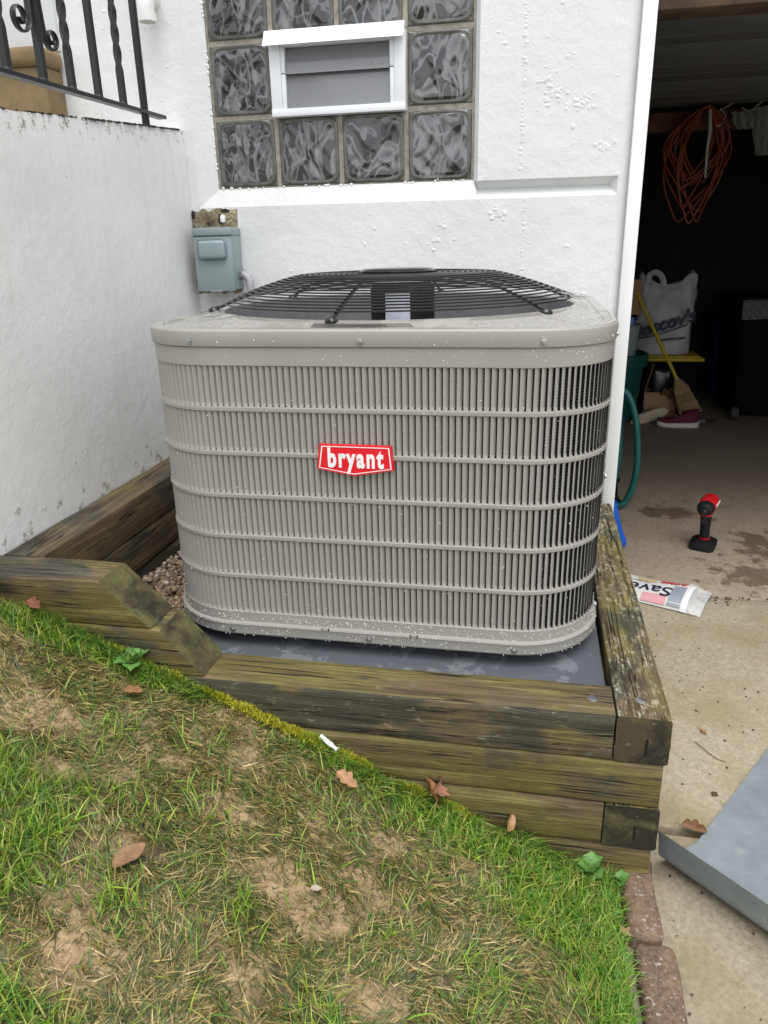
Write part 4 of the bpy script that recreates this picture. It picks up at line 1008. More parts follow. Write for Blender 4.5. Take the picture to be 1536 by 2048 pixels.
# edging pavers
g = G('brown_paver'); v = g.co(rand=True)
bs_ = g.ramp(g.noise(v, 14, 6, .65), [(.32, (.06, .036, .024)), (.5, (.15, .088, .054)), (.68, (.25, .165, .09))])
bs_ = g.mix(.4, bs_, g.ramp(g.noise(v, 150, 6, .75), [(.35, (.04, .025, .02)), (.65, (.34, .24, .17))]))
bs_ = g.mix(g.ramp(g.noise(v, 120, 6, .75), [(.58, 0), (.64, .8)]), bs_, (.55, .50, .46))
M_paver = g.set(bs_, .7, g.bump(g.noise(v, 130, 5, .7), .7, .003))
def paver(x0, x1, y0, y1, top, label, tilt):
    bm = bmesh.new(); bbox(bm, x0, x1, y0, y1, GZ-.06, top, .016, 4); bmesh.ops.subdivide_edges(bm, edges=[e for e in bm.edges if e.calc_length() > .02], cuts=3, use_grid_fill=True)
    for vv in bm.verts:
        nz = noise.noise(vv.co*45)*.0022+noise.noise(vv.co*16)*.004; vv.co.x += nz; vv.co.y += nz*.7; vv.co.z += nz*.8+tilt*(vv.co.y-y0)
    o = mkbm('paver', bm, M_paver, ang=70); return tag(o, label, 'paver', 'brown pavers edging the lawn')
paver(.538, .602, -.307, -.112, -.372, 'brown edging paver touching the corner of the timber border', 0)
paver(.548, .618, -.515, -.312, -.377, 'brown edging paver second from the timber border, nearer the camera', 0)

# litter: leaves, twigs, plastic tube
def leaf_mesh(name, L, lobes, curl, seed, col):
    r = random.Random(seed); N = 26; Vv = []; Ff = []
    for i in range(N+1):
        t = i/N; w_ = L*.30*sin(pi*min(1, t*1.02))**.7*(1-.25*t)
        if lobes: w_ *= .62+.45*abs(sin(t*pi*lobes))
        for j in (-1, -.5, 0, .5, 1):
            x = (t-.5)*L; y = j*w_; z = curl*L*(abs(j)**1.6*.35*(w_/(L*.3)) + .35*(t-.5)**2*4*.3)+.05*L*noise.noise(Vector((t*4, j*1.5, seed)))-(.0 if j else .01*L)
            Vv.append((x, y, z))
    for i in range(N):
        for j in range(4): a = i*5+j; Ff.append((a, a+5, a+6, a+1))
    b0 = len(Vv); V2, F2 = tube_geo([(-.5*L, 0, 0), (-.62*L, .01*L, .02*L), (-.72*L, .02*L, .03*L)], .0008, 5); Vv += V2; Ff += [tuple(b0+q for q in f) for f in F2]
    g = G('dry_leaf'); v = g.co(); m_ = g.set(g.ramp(g.noise(v, 60, 5), [(.3, tuple(c*.55 for c in col)), (.7, col)]), .7, g.bump(g.noise(g.co(scale=(60, 200, 60)), 1, 3), .4, .001))
    me = bpy.data.meshes.new(name); me.from_pydata(Vv, [], Ff); finish(me, m_, True, 180); return me
def leaf(x, y, dz, L, lobes, curl, seed, col, rot, label):
    z = (lawn_z(np.array([x]), np.array([y]))[0] if x < .54 else GZ)+dz
    return tag(link('fallen_leaf', leaf_mesh('fallen_leaf', L, lobes, curl, seed, col), None, (x, y, z), rot), label, 'leaf', 'fallen dry leaves')
LB = (.46, .26, .13); LR = (.46, .22, .15)
leaf(.013, -.262, .034, .052, 3, .5, 1, LB, (.2, .25, -.5), 'tan lobed oak leaf lying on the grass below the moss')
leaf(.175, -.186, .046, .070, 3, .9, 2, LR, (1.1, .4, 1.4), 'pinkish brown curled leaf standing against the timber, largest one')
leaf(.162, -.190, .040, .055, 2, .7, 6, (.36, .15, .06), (.9, -.5, 2.2), 'orange brown folded leaf half under the pinkish curled leaf')
leaf(.318, -.182, .036, .042, 0, .6, 3, (.40, .23, .11), (1.0, -.3, 1.3), 'small tan leaf leaning on the third timber course')
leaf(-.242, -.585, .017, .062, 0, .2, 4, (.32, .18, .10), (.05, .1, 1.2), 'flat light brown oval leaf in the trampled lawn')
leaf(-.395, -.275, .018, .038, 2, .8, 5, (.33, .15, .06), (.3, .2, .5), 'small orange curled leaf below the weed')
leaf(-.648, -.180, .024, .050, 2, .7, 7, (.27, .11, .07), (.3, .1, -.5), 'reddish leaf caught in the grass by the highest timber')
leaf(.712, .008, .010, .055, 3, .9, 8, (.24, .12, .055), (.3, .1, -.2), 'brown leaf in the driveway joint near the sheet metal')
leaf(.803, .379, .004, .026, 0, .4, 9, (.42, .22, .06), (.1, .1, 1.9), 'tiny orange leaf on the concrete right of the border corner')
leaf(.535, -.300, .012, .035, 2, .8, 10, (.45, .30, .15), (.4, .2, .4), 'pale tan leaf wedged between the lawn and the pavers')
leaf(.02, -.50, .02, .02, 0, .5, 12, (.5, .42, .33), (.2, .2, .4), 'tiny pale leaf scrap in the middle of the lawn')
tz = lawn_z(np.array([-.04]), np.array([-.178]))[0]
tt_ = thing('plastic_tube', (-.042, -.178, tz+.02), 'small white plastic tube lying on the moss by the timber', 'tube')
a_, b_ = Vector((-.062, -.172, tz+.034)), Vector((-.024, -.186, tz+.016)); V_, F_ = tube_geo([a_, a_*.3+b_*.7], .0052, 12); mk('barrel', V_, F_, M_white, tt_)
V_, F_ = tube_geo([a_*.3+b_*.7, b_*.92+a_*.08, b_], [.0035, .0035, .0075], 10); mk('flange', V_, F_, M_white, tt_)
# crumbs of soil and twigs on the concrete
n_ = 260; xs = rng.uniform(.62, 1.15, n_); ys = rng.uniform(-.8, 2.4, n_)
k_ = (xs > .63)
scatter('debris', np.c_[xs, ys, np.full(n_, GZ+.004)], rng.uniform(.0012, .0034, n_), np.tile((.05, .035, .022), (n_, 1)), M_gravel, 1, .5)
n_ = 130; xs = rng.normal(.93, .09, n_); scatter('debris', np.c_[xs, rng.normal(1.185, .022, n_), np.full(n_, GZ+.005)], rng.uniform(.0015, .0045, n_), np.tile((.035, .024, .016), (n_, 1)), M_gravel, 1, .6)
tw = thing('twig', (.8, .2, GZ), 'thin dark twig on the driveway beside the timber border', 'twig')
tube('stem', catmull([(.775, .33, GZ+.004), (.79, .30, GZ+.007), (.815, .27, GZ+.004), (.835, .262, GZ+.003)], 5), .0011, M_stone, tw, 6)
tag(mkbm('bark_chip', (lambda b: (bbox(b, .775, .788, .13, .142, GZ+.003, GZ+.008, .002), b)[1])(bmesh.new()), M_header), 'small dark bark chip on the driveway between leaf and twig', 'bark chip')
# ------------------------------------------------------------------ garage contents
bl_ = thing('blue_handle', (.70, 1.65, FZ0), 'bright blue plastic tool handle leaning behind the white door casing', 'handle')
tube('grip', catmull([(.665, 1.60, -.20), (.685, 1.61, -.28), (.708, 1.625, -.35), (.726, 1.632, -.386)], 5), [.023]*15+[.019], M_blue, bl_, 12)
lathe('end_cap', [(0, -.404), (.010, -.403), (.016, -.396), (.0165, -.385), (0, -.38)], .729, 1.634, M_blue, bl_, 14)
hs_ = thing('garden_hose', (.74, 2.1, FZ0), 'dark teal garden hose hanging in a loop from a reel behind the door casing', 'hose')
tube('hose_loop', catmull([(.66, 2.14, .12), (.70, 2.11, .17), (.752, 2.10, .15), (.795, 2.10, .05), (.820, 2.10, -.10), (.822, 2.10, -.24), (.795, 2.10, -.35), (.755, 2.10, -.385), (.70, 2.12, -.385), (.66, 2.15, -.34)], 8), .0155, M_hose, hs_, 14)
tube('hose_drop', catmull([(.735, 2.16, .05), (.748, 2.15, -.10), (.745, 2.15, -.25), (.725, 2.16, -.37), (.69, 2.18, -.39)], 8), .0135, M_hose, hs_, 12)
lathe('reel_foot', [(0, FZ0), (.085, FZ0), (.085, -.39), (.06, -.36), (.055, -.285), (.065, -.28), (.065, -.265), (0, -.26)], .70, 2.17, M_blkmat, hs_, 24)
gc_ = thing('trash_can', (.90, 4.10, FZ0), 'dark green plastic trash can holding a pale tub behind the door casing', 'trash can')
lathe('can_body', [(.165, FZ0), (.17, FZ0+.01), (.205, -.03), (.225, -.025), (.232, .0), (.225, .055), (.215, .06), (.205, .05), (.165, -.35), (0, -.35)], .895, 4.12, M_green, gc_, 36)
lathe('tub', [(0, .0), (.13, .0), (.15, .24), (.16, .25), (.15, .255), (.14, .24), (0, .2)], .90, 4.12, plain('pale_tub', (.30, .36, .37), .5, .1), gc_, 28)
bl2 = box('detergent_bottle', .955, 1.0, 4.02, 4.07, .16, .31, M_blue, None, .012); tag(bl2, 'blue bottle standing in the tub above the green can', 'bottle')
cf = box('cardboard_sheet', .96, 1.05, 4.22, 4.235, .305, .54, M_card, None, .001); tag(cf, 'flat brown cardboard sheet stuck upright behind the green can', 'cardboard')
to_ = thing('storage_tote', (1.33, 4.5, FZ0), 'black storage tote with a bright yellow lid under the white shopping bag', 'tote')
bm = bmesh.new(); bbox(bm, 1.17, 1.50, 4.34, 4.78, FZ0, -.032, .02, 3); mkbm('tote_body', bm, M_bin, to_)
bm = bmesh.new(); bbox(bm, 1.135, 1.535, 4.30, 4.82, -.031, -.008, .006, 2); bbox(bm, 1.16, 1.51, 4.33, 4.79, -.0085, .004, .006, 2); mkbm('lid', bm, M_yel, to_)
bag = thing('shopping_bag', (1.25, 4.5, .004), 'crumpled white plastic shopping bag with dark script lettering on the yellow lid', 'bag')
bm = bmesh.new(); NU, NV = 48, 26; rows = []
bx0, bcy = 1.26, 4.50
for j in range(NV+1):
    t = j/NV; z = .006+.53*t; hw = .185*(1-.06*t)+.02*sin(pi*t); dp = .13*(1-.55*t**2.2)
    row = []
    for i in range(NU):
        a = 2*pi*i/NU; ca, sa = cos(a), sin(a)
        p = Vector((hw*abs(ca)**.75*(1 if ca > 0 else -1), dp*abs(sa)**.8*(1 if sa > 0 else -1), z))
        d = .030*noise.noise(Vector((p.x*9, p.y*9+3, p.z*7)))+.022*abs(noise.noise(Vector((p.x*14+p.z*9, p.y*9, p.z*5-p.x*6))))+.012*noise.noise(Vector((p.x*24, p.y*20, p.z*14)))*(.4+t)
        if t > .82: p.z += (.06*abs(ca)**3-.05*(1-abs(ca)))*(t-.82)/.18
        row.append(bm.verts.new((bx0+p.x*(1+d/.18), bcy+p.y+d*1.4, p.z)))
    rows.append(row)
for j in range(NV):
    for i in range(NU): l = (i+1) % NU; bm.faces.new((rows[j][i], rows[j][l], rows[j+1][l], rows[j+1][i]))
bm.faces.new(rows[0]); mkbm('bag_body', bm, M_bagw, bag, ang=180)
for hx, tilt in ((1.19, -.02), (1.40, .03)):
    P_ = catmull([(hx-.05, 4.47, .46), (hx-.045+tilt, 4.46, .55), (hx+tilt, 4.45, .575), (hx+.045+tilt, 4.46, .54), (hx+.05, 4.47, .46)] if hx < 1.3 else [(hx-.05, 4.47, .44), (hx-.02, 4.46, .52), (hx+.03, 4.45, .55), (hx+.035, 4.47, .47)], 6)
    tube('bag_handle', P_, .016, M_bagw, bag, 10, flat=(1.3, .45))
def bag_text(s, x, z, size, rotz, off, sh): 
    M_ = frame((x, bcy-.178, z), (cos(rotz), 0, sin(rotz)), (-sin(rotz), 0, cos(rotz)))
    return text('bag_lettering', s, size, M_, M_ink, bag, offset=off, shear=sh, extrude=.012)
bag_text("Boscov's", 1.225, .225, .125, .30, .0028, .35); bag_text('boscovs.com', 1.30, .128, .034, .10, .0, .1)
V_, F_ = tube_geo([(1.08, bcy-.172, .130), (1.2, bcy-.176, .155), (1.40, bcy-.170, .225)], .0045, 6); mk('bag_underline', V_, F_, M_ink, bag)
cbx = thing('cardboard_box', (1.24, 4.25, FZ0), 'open brown cardboard box with a raised flap in front of the storage tote', 'box')
bm = bmesh.new(); bx_ = (1.125, 1.352, 4.16, 4.33)
for q in ((bx_[0], bx_[1], bx_[2], bx_[2]+.005), (bx_[0], bx_[1], bx_[3]-.005, bx_[3]), (bx_[0], bx_[0]+.005, bx_[2]+.0052, bx_[3]-.0052), (bx_[1]-.005, bx_[1], bx_[2]+.0052, bx_[3]-.0052)): bbox(bm, *q, FZ0, -.228, 0)
bbox(bm, bx_[0]+.006, bx_[1]-.006, bx_[2]+.006, bx_[3]-.006, FZ0, FZ0+.006, 0); mkbm('carton', bm, M_card, cbx, smooth=False)
mk('flap', [(1.126, 4.165, -.228), (1.126, 4.325, -.228), (1.172, 4.325, -.03), (1.172, 4.165, -.03), (1.130, 4.165, -.229), (1.130, 4.325, -.229), (1.176, 4.325, -.031), (1.176, 4.165, -.031)], [(0, 1, 2, 3), (7, 6, 5, 4), (0, 3, 7, 4), (1, 5, 6, 2), (3, 2, 6, 7), (0, 4, 5, 1)], M_card, cbx, smooth=False)
mk('front_flap', [(1.127, 4.158, -.230), (1.350, 4.158, -.230), (1.346, 4.128, -.345), (1.129, 4.128, -.345), (1.127, 4.154, -.232), (1.350, 4.154, -.232), (1.346, 4.124, -.346), (1.129, 4.124, -.346)], [(3, 2, 1, 0), (4, 5, 6, 7), (0, 1, 5, 4), (2, 3, 7, 6), (1, 2, 6, 5), (3, 0, 4, 7)], M_card, cbx, smooth=False)
M_bagblk = plain('shiny_black_film', (.02, .02, .024), .18, .3, 40, bump=.8, bs=70)
bp = thing('black_package', (1.24, 4.24, -.3), 'shiny black plastic wrapped package standing in the cardboard box', 'package')
bm = bmesh.new(); bbox(bm, 1.185, 1.30, 4.19, 4.30, -.39, -.075, .02, 3); bmesh.ops.subdivide_edges(bm, edges=bm.edges[:], cuts=2, use_grid_fill=True)
for vv in bm.verts: vv.co += Vector((1, 1, .6))*.012*noise.noise(vv.co*28)
mkbm('wrap', bm, M_bagblk, bp, ang=180)
br = thing('broom', (1.38, 4.02, FZ0), 'straw broom with a yellow handle leaning across the white shopping bag', 'broom')
h0, h1 = Vector((1.005, 4.24, .48)), Vector((1.320, 4.05, -.120)); tube('handle', [h0, h0*.5+h1*.5, h1], .0125, M_yel, br, 12)
V_, F_ = tube_geo([h1-(h1-h0).normalized()*.01, h1+(h1-h0).normalized()*.03], .018, 12); mk('ferrule', V_, F_, M_rag, br)
bd = Vector((.42, -.06, -.90)).normalized(); bw = Vector((.90, .0, .42)).normalized(); bn = bd.cross(bw)
secs = [(h1+bd*d, a, b, bw, bn) for d, a, b in ((-.005, .02, .018), (.02, .034, .024), (.06, .052, .03), (.13, .062, .03), (.20, .07, .026), (.262, .078, .02))]
hd = loft('straw_head', secs, M_straw, br, None, 40)
for vv in hd.data.vertices: vv.co += Vector((1, 1, 1))*.004*noise.noise(vv.co*90)
for d, a, b in ((.105, .0615, .032), (.122, .063, .032), (.139, .064, .0315), (.156, .0655, .031)):
    tube('stitching', [h1+bd*d+bw*((a+.001)*cos(t))+bn*((b+.0005)*sin(t)) for t in np.linspace(0, 2*pi, 33)[:-1]], .0022, M_blkmat, br, 5, True)
gl = thing('work_glove', (1.29, 4.12, -.2), 'tan work glove draped on the edge of the cardboard box', 'glove')
bm = bmesh.new(); N = 18; gg = [[None]*9 for _ in range(N+1)]
for i in range(N+1):
    for j in range(9):
        t = i/N; s_ = j/8-.5
        gg[i][j] = bm.verts.new((1.235+.11*t, 4.145-.02*cos(s_*pi)-.02*t, -.215-.035*abs(s_)*2+.015*sin(t*9)+.05*t*(s_ > -.2)))
for i in range(N):
    for j in range(8): bm.faces.new((gg[i][j], gg[i+1][j], gg[i+1][j+1], gg[i][j+1]))
ex_ = bmesh.ops.solidify(bm, geom=bm.faces[:], thickness=.008); mkbm('palm', bm, M_straw, gl, ang=180)
def shoe(name, M_, matu, mats, label, group):
    t_ = thing(name, M_.translation, label, 'shoe', group); L = .275
    so, upv = [], []
    for i in range(15):
        t = i/14; x = (t-.5)*L; hw = .043*(max(.03, 1-abs(2*t-1)**3.2))**.5*(.86+.14*t)
        zb = .012*max(0, (t-.78)/.22)**1.6
        so.append(((x, 0, zb+.016), hw, .0165+.006*(1-t), ey, ez))
        hU = .082-.0*t if t < .12 else (.088 if t < .3 else max(.030, .085-.078*((t-.3)/.7)**.9))
        upv.append(((x*.96, 0, zb+.03+hU*.40), hw*.88, hU*.52, ey, ez))
    loft('upper', upv, matu, t_, M_, 20, 2.3, ang=70)
    loft('sole', so, mats, t_, M_, 20, 3.2, ang=70)
    # collar opening and laces
    V_ = [M_ @ Vector((-.078+.05*cos(a), .030*sin(a), .108+.012*cos(a)*-1)) for a in np.linspace(0, 2*pi, 25)[:-1]]; tube('collar', V_, .0075, matu, t_, 8, True)
    for k in range(4): 
        x = -.01+.024*k; zt = .098-.019*k; tube('lace', [M_ @ Vector((x, -.022, zt-.008)), M_ @ Vector((x+.004, -.008, zt+.004)), M_ @ Vector((x+.004, .008, zt+.004)), M_ @ Vector((x, .022, zt-.008))], .0028, M_sole, t_, 6)
    return t_
Ms = Matrix.Translation((1.318, 3.86, FZ0)) @ Matrix.Rotation(radians(183), 4, 'Z')
shoe('sneaker', Ms, M_maroon, M_sole, 'maroon knit sneaker with a white sole standing on the garage floor', 'pair of sneakers')
Ms2 = Matrix.Translation((1.150, 3.97, FZ0+.045)) @ Matrix.Rotation(radians(14), 4, 'Z') @ Matrix.Rotation(radians(16), 4, 'Y').inverted() @ Matrix.Rotation(radians(-98), 4, 'X') @ Matrix.Translation((0, 0, -.01))
shoe('sneaker', Ms2, M_maroon, M_beige, 'fallen sneaker lying on its side showing its beige sole', 'pair of sneakers')
wb_ = thing('wheeled_bin', (1.98, 4.4, FZ0), 'black wheeled garbage bin in the dark garage with newspaper on its lid', 'bin')
def taper(name, x0, x1, y0, y1, z0, z1, d, mat, parent):
    bm = bmesh.new(); bbox(bm, x0, x1, y0, y1, z0, z1, .025, 3)
    for vv in bm.verts:
        t = (z1-vv.co.z)/(z1-z0); cx, cy = (x0+x1)/2, (y0+y1)/2; vv.co.x = cx+(vv.co.x-cx)*(1-d*t); vv.co.y = cy+(vv.co.y-cy)*(1-d*t)
    return mkbm(name, bm, mat, parent)
taper('bin_body', 1.70, 2.26, 4.12, 4.78, FZ0+.03, .37, .10, M_bin, wb_); box('bin_lid', 1.67, 2.30, 4.08, 4.82, .371, .405, M_bin, wb_, .012)
for wx in (1.735, 2.225):
    V_, F_ = tube_geo([(wx-.022, 4.13, FZ0+.045), (wx+.022, 4.13, FZ0+.045)], .044, 18); wh = mk('wheel', V_, F_, plain('worn_rubber', (.05, .05, .048), .7, .2), wb_, ang=30)
    V_, F_ = tube_geo([(wx-.0235, 4.13, FZ0+.045), (wx+.0235, 4.13, FZ0+.045)], .018, 12); mk('wheel_hub', V_, F_, M_galv, wh, ang=30)
bm = bmesh.new(); pts = [(4.30, .409), (4.12, .409), (4.078, .408), (4.070, .395), (4.066, .34), (4.060, .285)]
gg = [[bm.verts.new((1.685+.36*i/10+(.01*(y-4.3)), y-.006*noise.noise(Vector((i*.5, z*9, 1))), z+.004*noise.noise(Vector((i*.6, y*9, 2))))) for y, z in pts] for i in range(11)]
for i in range(10):
    for j in range(5): bm.faces.new((gg[i][j], gg[i+1][j], gg[i+1][j+1], gg[i][j+1]))
bmesh.ops.solidify(bm, geom=bm.faces[:], thickness=-.004)
g = G('printed_newsprint'); v = g.co(scale=(1, 1, 1)); tx = g.noise(g.co(scale=(160, 40, 260)), 1, 3); tag(mkbm('open_newspaper', bm, g.set(g.ramp(tx, [(.45, (.10, .10, .10)), (.58, (.42, .41, .38))]), .85), ang=60), 'printed newspaper hanging over the edge of the black bin lid', 'newspaper')
rb_ = thing('recycling_bin', (1.98, 5.2, FZ0), 'dark blue recycling bin at the back of the garage', 'bin')
taper('bin_body', 1.74, 2.14, 5.0, 5.4, FZ0, .17, .12, M_navy, rb_); box('bin_rim', 1.725, 2.155, 4.985, 5.415, .171, .195, M_navy, rb_, .008)
for k in range(5): box('print_bar', 1.80+.002*k, 1.885, 4.992+.0005*k, 4.9965, .045-.028*k, .063-.028*k, M_rag, rb_, 0)
tube('print_ring', [(1.845+.026*cos(a), 4.999, -.155+.036*sin(a)) for a in np.linspace(.5, 5.8, 30)], .005, M_rag, rb_, 6)
# things hung from a beam
bmw = box('wood_beam', .58, 2.6, 3.24, 3.33, 1.34, 1.43, plain('reddish_beam', (.12, .05, .028), .8, .4, 14), house, .004)
ec = thing('extension_cord', (1.12, 3.2, 1.44), 'coiled orange extension cord hanging from a beam in the dark garage', 'cord')
tube('hook', catmull([(1.15, 3.25, 1.40), (1.15, 3.21, 1.39), (1.15, 3.185, 1.405), (1.15, 3.18, 1.425)], 4), .004, M_zinc, ec, 6)
pts = []; r5 = random.Random(5)
for k in range(13):
    w1 = r5.uniform(.07, .17); dn = r5.uniform(.30, .57); cx = r5.uniform(-.03, .03); tw_ = r5.uniform(-.05, .05)
    for a in np.linspace(0, 2*pi, 14)[:-1]:
        t = (1-cos(a))/2; x = 1.15+cx*t-.045*t+(w1*sin(a)*(.35+.65*sin(pi*min(1, t*.9+.1)))); pts.append((x+tw_*t*t, 3.195-.0035*k+.012*sin(a*2+k), 1.437-dn*t))
tube('cord_loop', catmull(pts, 4), .0046, M_orange, ec, 6)
V_, F_ = tube_geo([(1.165, 3.15, 1.42), (1.175, 3.148, 1.33), (1.172, 3.146, 1.22), (1.178, 3.146, 1.10)], [.008, .010, .007, .005], 8); mk('plug_tie', V_, F_, M_rag, ec)
wr = thing('loose_wire', (1.3, 3.2, 1.45), 'pale loose wires draped over the beam beside the orange cord', 'wire')
for P_ in ([(1.20, 3.22, 1.40), (1.25, 3.21, 1.435), (1.34, 3.20, 1.475), (1.45, 3.2, 1.505), (1.62, 3.2, 1.52)], [(1.33, 3.21, 1.43), (1.37, 3.2, 1.41), (1.42, 3.2, 1.45), (1.5, 3.2, 1.49)], [(1.19, 3.18, 1.38), (1.22, 3.17, 1.345), (1.25, 3.18, 1.39), (1.22, 3.19, 1.43)]):
    tube('strand', catmull(P_, 6), .0035, M_strap, wr, 6)
def hang(name, x, zt, zb, w_, seed, label):
    bm = bmesh.new(); N, K = 20, 9; gg = []
    for i in range(N+1):
        t = i/N; ww = w_*(.55+.45*sin(pi*(.25+.6*t))); gg.append([bm.verts.new((x+.03*t+ww*(j/K-.5)+.008*noise.noise(Vector((t*5, j, seed))), 3.20+.025*sin(j*1.7+seed+t*2), zt+(zb-zt)*t+.015*noise.noise(Vector((j*.8, t*3, seed))))) for j in range(K+1)])
    for i in range(N):
        for j in range(K): bm.faces.new((gg[i][j], gg[i+1][j], gg[i+1][j+1], gg[i][j+1]))
    bmesh.ops.solidify(bm, geom=bm.faces[:], thickness=.004); tag(mkbm(name, bm, M_rag, ang=180), label, 'rag', 'rags hanging from the beam')
hang('rag', 1.43, 1.43, 1.20, .09, 1, 'longer grey rag hanging from the beam right of the orange cord'); hang('rag', 1.33, 1.41, 1.33, .12, 4, 'short crumpled grey rag on the beam next to the orange cord')
clp = thing('dustpan', (1.48, 4.0, FZ0), 'dark scraper lying on the floor behind the maroon sneaker', 'scraper')
box('blade', 1.44, 1.53, 4.02, 4.06, FZ0+.001, FZ0+.012, M_galv, clp, .003); box('scraper_handle', 1.531, 1.60, 4.03, 4.05, FZ0+.001, FZ0+.018, M_blkmat, clp, .005)

# ------------------------------------------------------------------ weeds, moss, grass
def broad_leaf(L, w_, seed):
    Vv = []; Ff = []; N = 9
    for i in range(N+1):
        t = i/N; ww = w_*sin(pi*min(.97, t*.9+.08))**.8
        for j in (-1, -.5, 0, .5, 1): Vv.append((t*L, j*ww*(1+.12*sin(t*17+seed)), L*(.55*t-.5*t*t)-(.0 if j else .03*L)+.12*L*j*j*.5))
    for i in range(N):
        for j in range(4): a = i*5+j; Ff.append((a, a+5, a+6, a+1))
    return Vv, Ff
g = G('weed_green'); v = g.co(rand=True); M_weed = g.set(g.ramp(g.noise(v, 40, 4), [(.3, (.07, .19, .035)), (.7, (.15, .31, .07))]), .5, g.bump(g.noise(v, 120, 3), .3, .001))
def weed(x, y, z, n, L, w_, label, seed):
    t_ = thing('broadleaf_weed', (x, y, z), label, 'weed', 'broadleaf weeds by the timbers'); r = random.Random(seed)
    for k in range(n):
        Vv, Ff = broad_leaf(L*r.uniform(.7, 1.15), w_*r.uniform(.8, 1.2), k+seed); mk('leaf', Vv, Ff, M_weed, t_, (x+r.uniform(-.004, .004), y+r.uniform(-.004, .004), z), (r.uniform(-.3, .3), r.uniform(-.9, -.15), 2*pi*k/n+r.uniform(-.4, .4)), ang=180)
def lz(x, y): return float(lawn_z(np.array([x]), np.array([y]))[0])
weed(-.435, -.195, lz(-.435, -.195)+.012, 6, .045, .016, 'bright green weed with oval leaves below the middle stepped timber', 3)
weed(.478, -.190, lz(.478, -.19)+.012, 6, .050, .017, 'dark green weed at the foot of the border corner near the first paver', 8)
weed(.532, -.200, lz(.53, -.2)+.022, 4, .026, .010, 'tiny weed growing beside the first brown paver', 15)

def blades(name, P, L, W, tilt, az, droop, col, mat):
    n = len(P); K = 4
    dirh = np.c_[np.cos(az), np.sin(az), np.zeros(n)]; sidev = np.c_[-np.sin(az), np.cos(az), np.zeros(n)]
    tw = rng.uniform(-.9, .9, n); sidev = sidev*np.cos(tw)[:, None]+np.array([0, 0, 1.])*np.sin(tw)[:, None]*.6
    Vs = np.zeros((n, 2*K-1, 3)); pos = P.copy(); t = tilt.copy()
    for k in range(K):
        wk = W*(1-(k/(K-1))**1.6)*(1 if k else .8)
        if k < K-1:
            Vs[:, 2*k] = pos-sidev*wk[:, None]/2; Vs[:, 2*k+1] = pos+sidev*wk[:, None]/2
            d = dirh*np.sin(t)[:, None]+np.array([0, 0, 1.])*np.cos(t)[:, None]; pos = pos+d*(L/(K-1))[:, None]; t = t+droop
        else: Vs[:, 2*k] = pos
    return Vs
def build_blades(name, sets, mat):
    Vs = np.concatenate([s[0] for s in sets]); cols = np.concatenate([s[1] for s in sets]); n = len(Vs); k = 7
    tri = np.array([[0, 1, 3], [0, 3, 2], [2, 3, 5], [2, 5, 4], [4, 5, 6]]); Ff = (tri[None]+np.arange(n)[:, None, None]*k).reshape(-1)
    me = bpy.data.meshes.new(name); me.vertices.add(n*k); me.vertices.foreach_set('co', Vs.astype(np.float32).ravel())
    nf = n*5; me.loops.add(nf*3); me.loops.foreach_set('vertex_index', Ff.astype(np.int32)); me.polygons.add(nf)
    me.polygons.foreach_set('loop_start', np.arange(0, nf*3, 3, dtype=np.int32)); me.polygons.foreach_set('loop_total', np.full(nf, 3, dtype=np.int32))
    me.polygons.foreach_set('use_smooth', np.ones(nf, dtype=bool)); me.update(calc_edges=True)
    a = me.color_attributes.new('col', 'FLOAT_COLOR', 'POINT'); a.data.foreach_set('color', np.repeat(np.c_[cols, np.ones(n)], k, 0).astype(np.float32).ravel())
    me.materials.append(mat); o = link(name, me); o['kind'] = 'stuff'; return o
g = G('grass_blade'); at = g.n('Attribute', attribute_name='col'); g.l(at.outputs['Color'], g.b.inputs['Base Color']); g.b.inputs['Roughness'].default_value = .42; g.b.inputs['Specular IOR Level'].default_value = .4
tl = g.n('BsdfTranslucent'); g.l(at.outputs['Color'], tl.inputs[0]); mx_ = g.n('MixShader'); mx_.inputs[0].default_value = .25; g.l(g.b.outputs[0], mx_.inputs[1]); g.l(tl.outputs[0], mx_.inputs[2]); g.l(mx_.outputs[0], g.out.inputs[0]); M_grass = g.m
def pick(pal, n): 
    pal = np.array(pal); c = pal[rng.integers(0, len(pal), n)]; return c*rng.uniform(.75, 1.35, (n, 1))*np.array([1.03, 1.0, .97])
sets = []
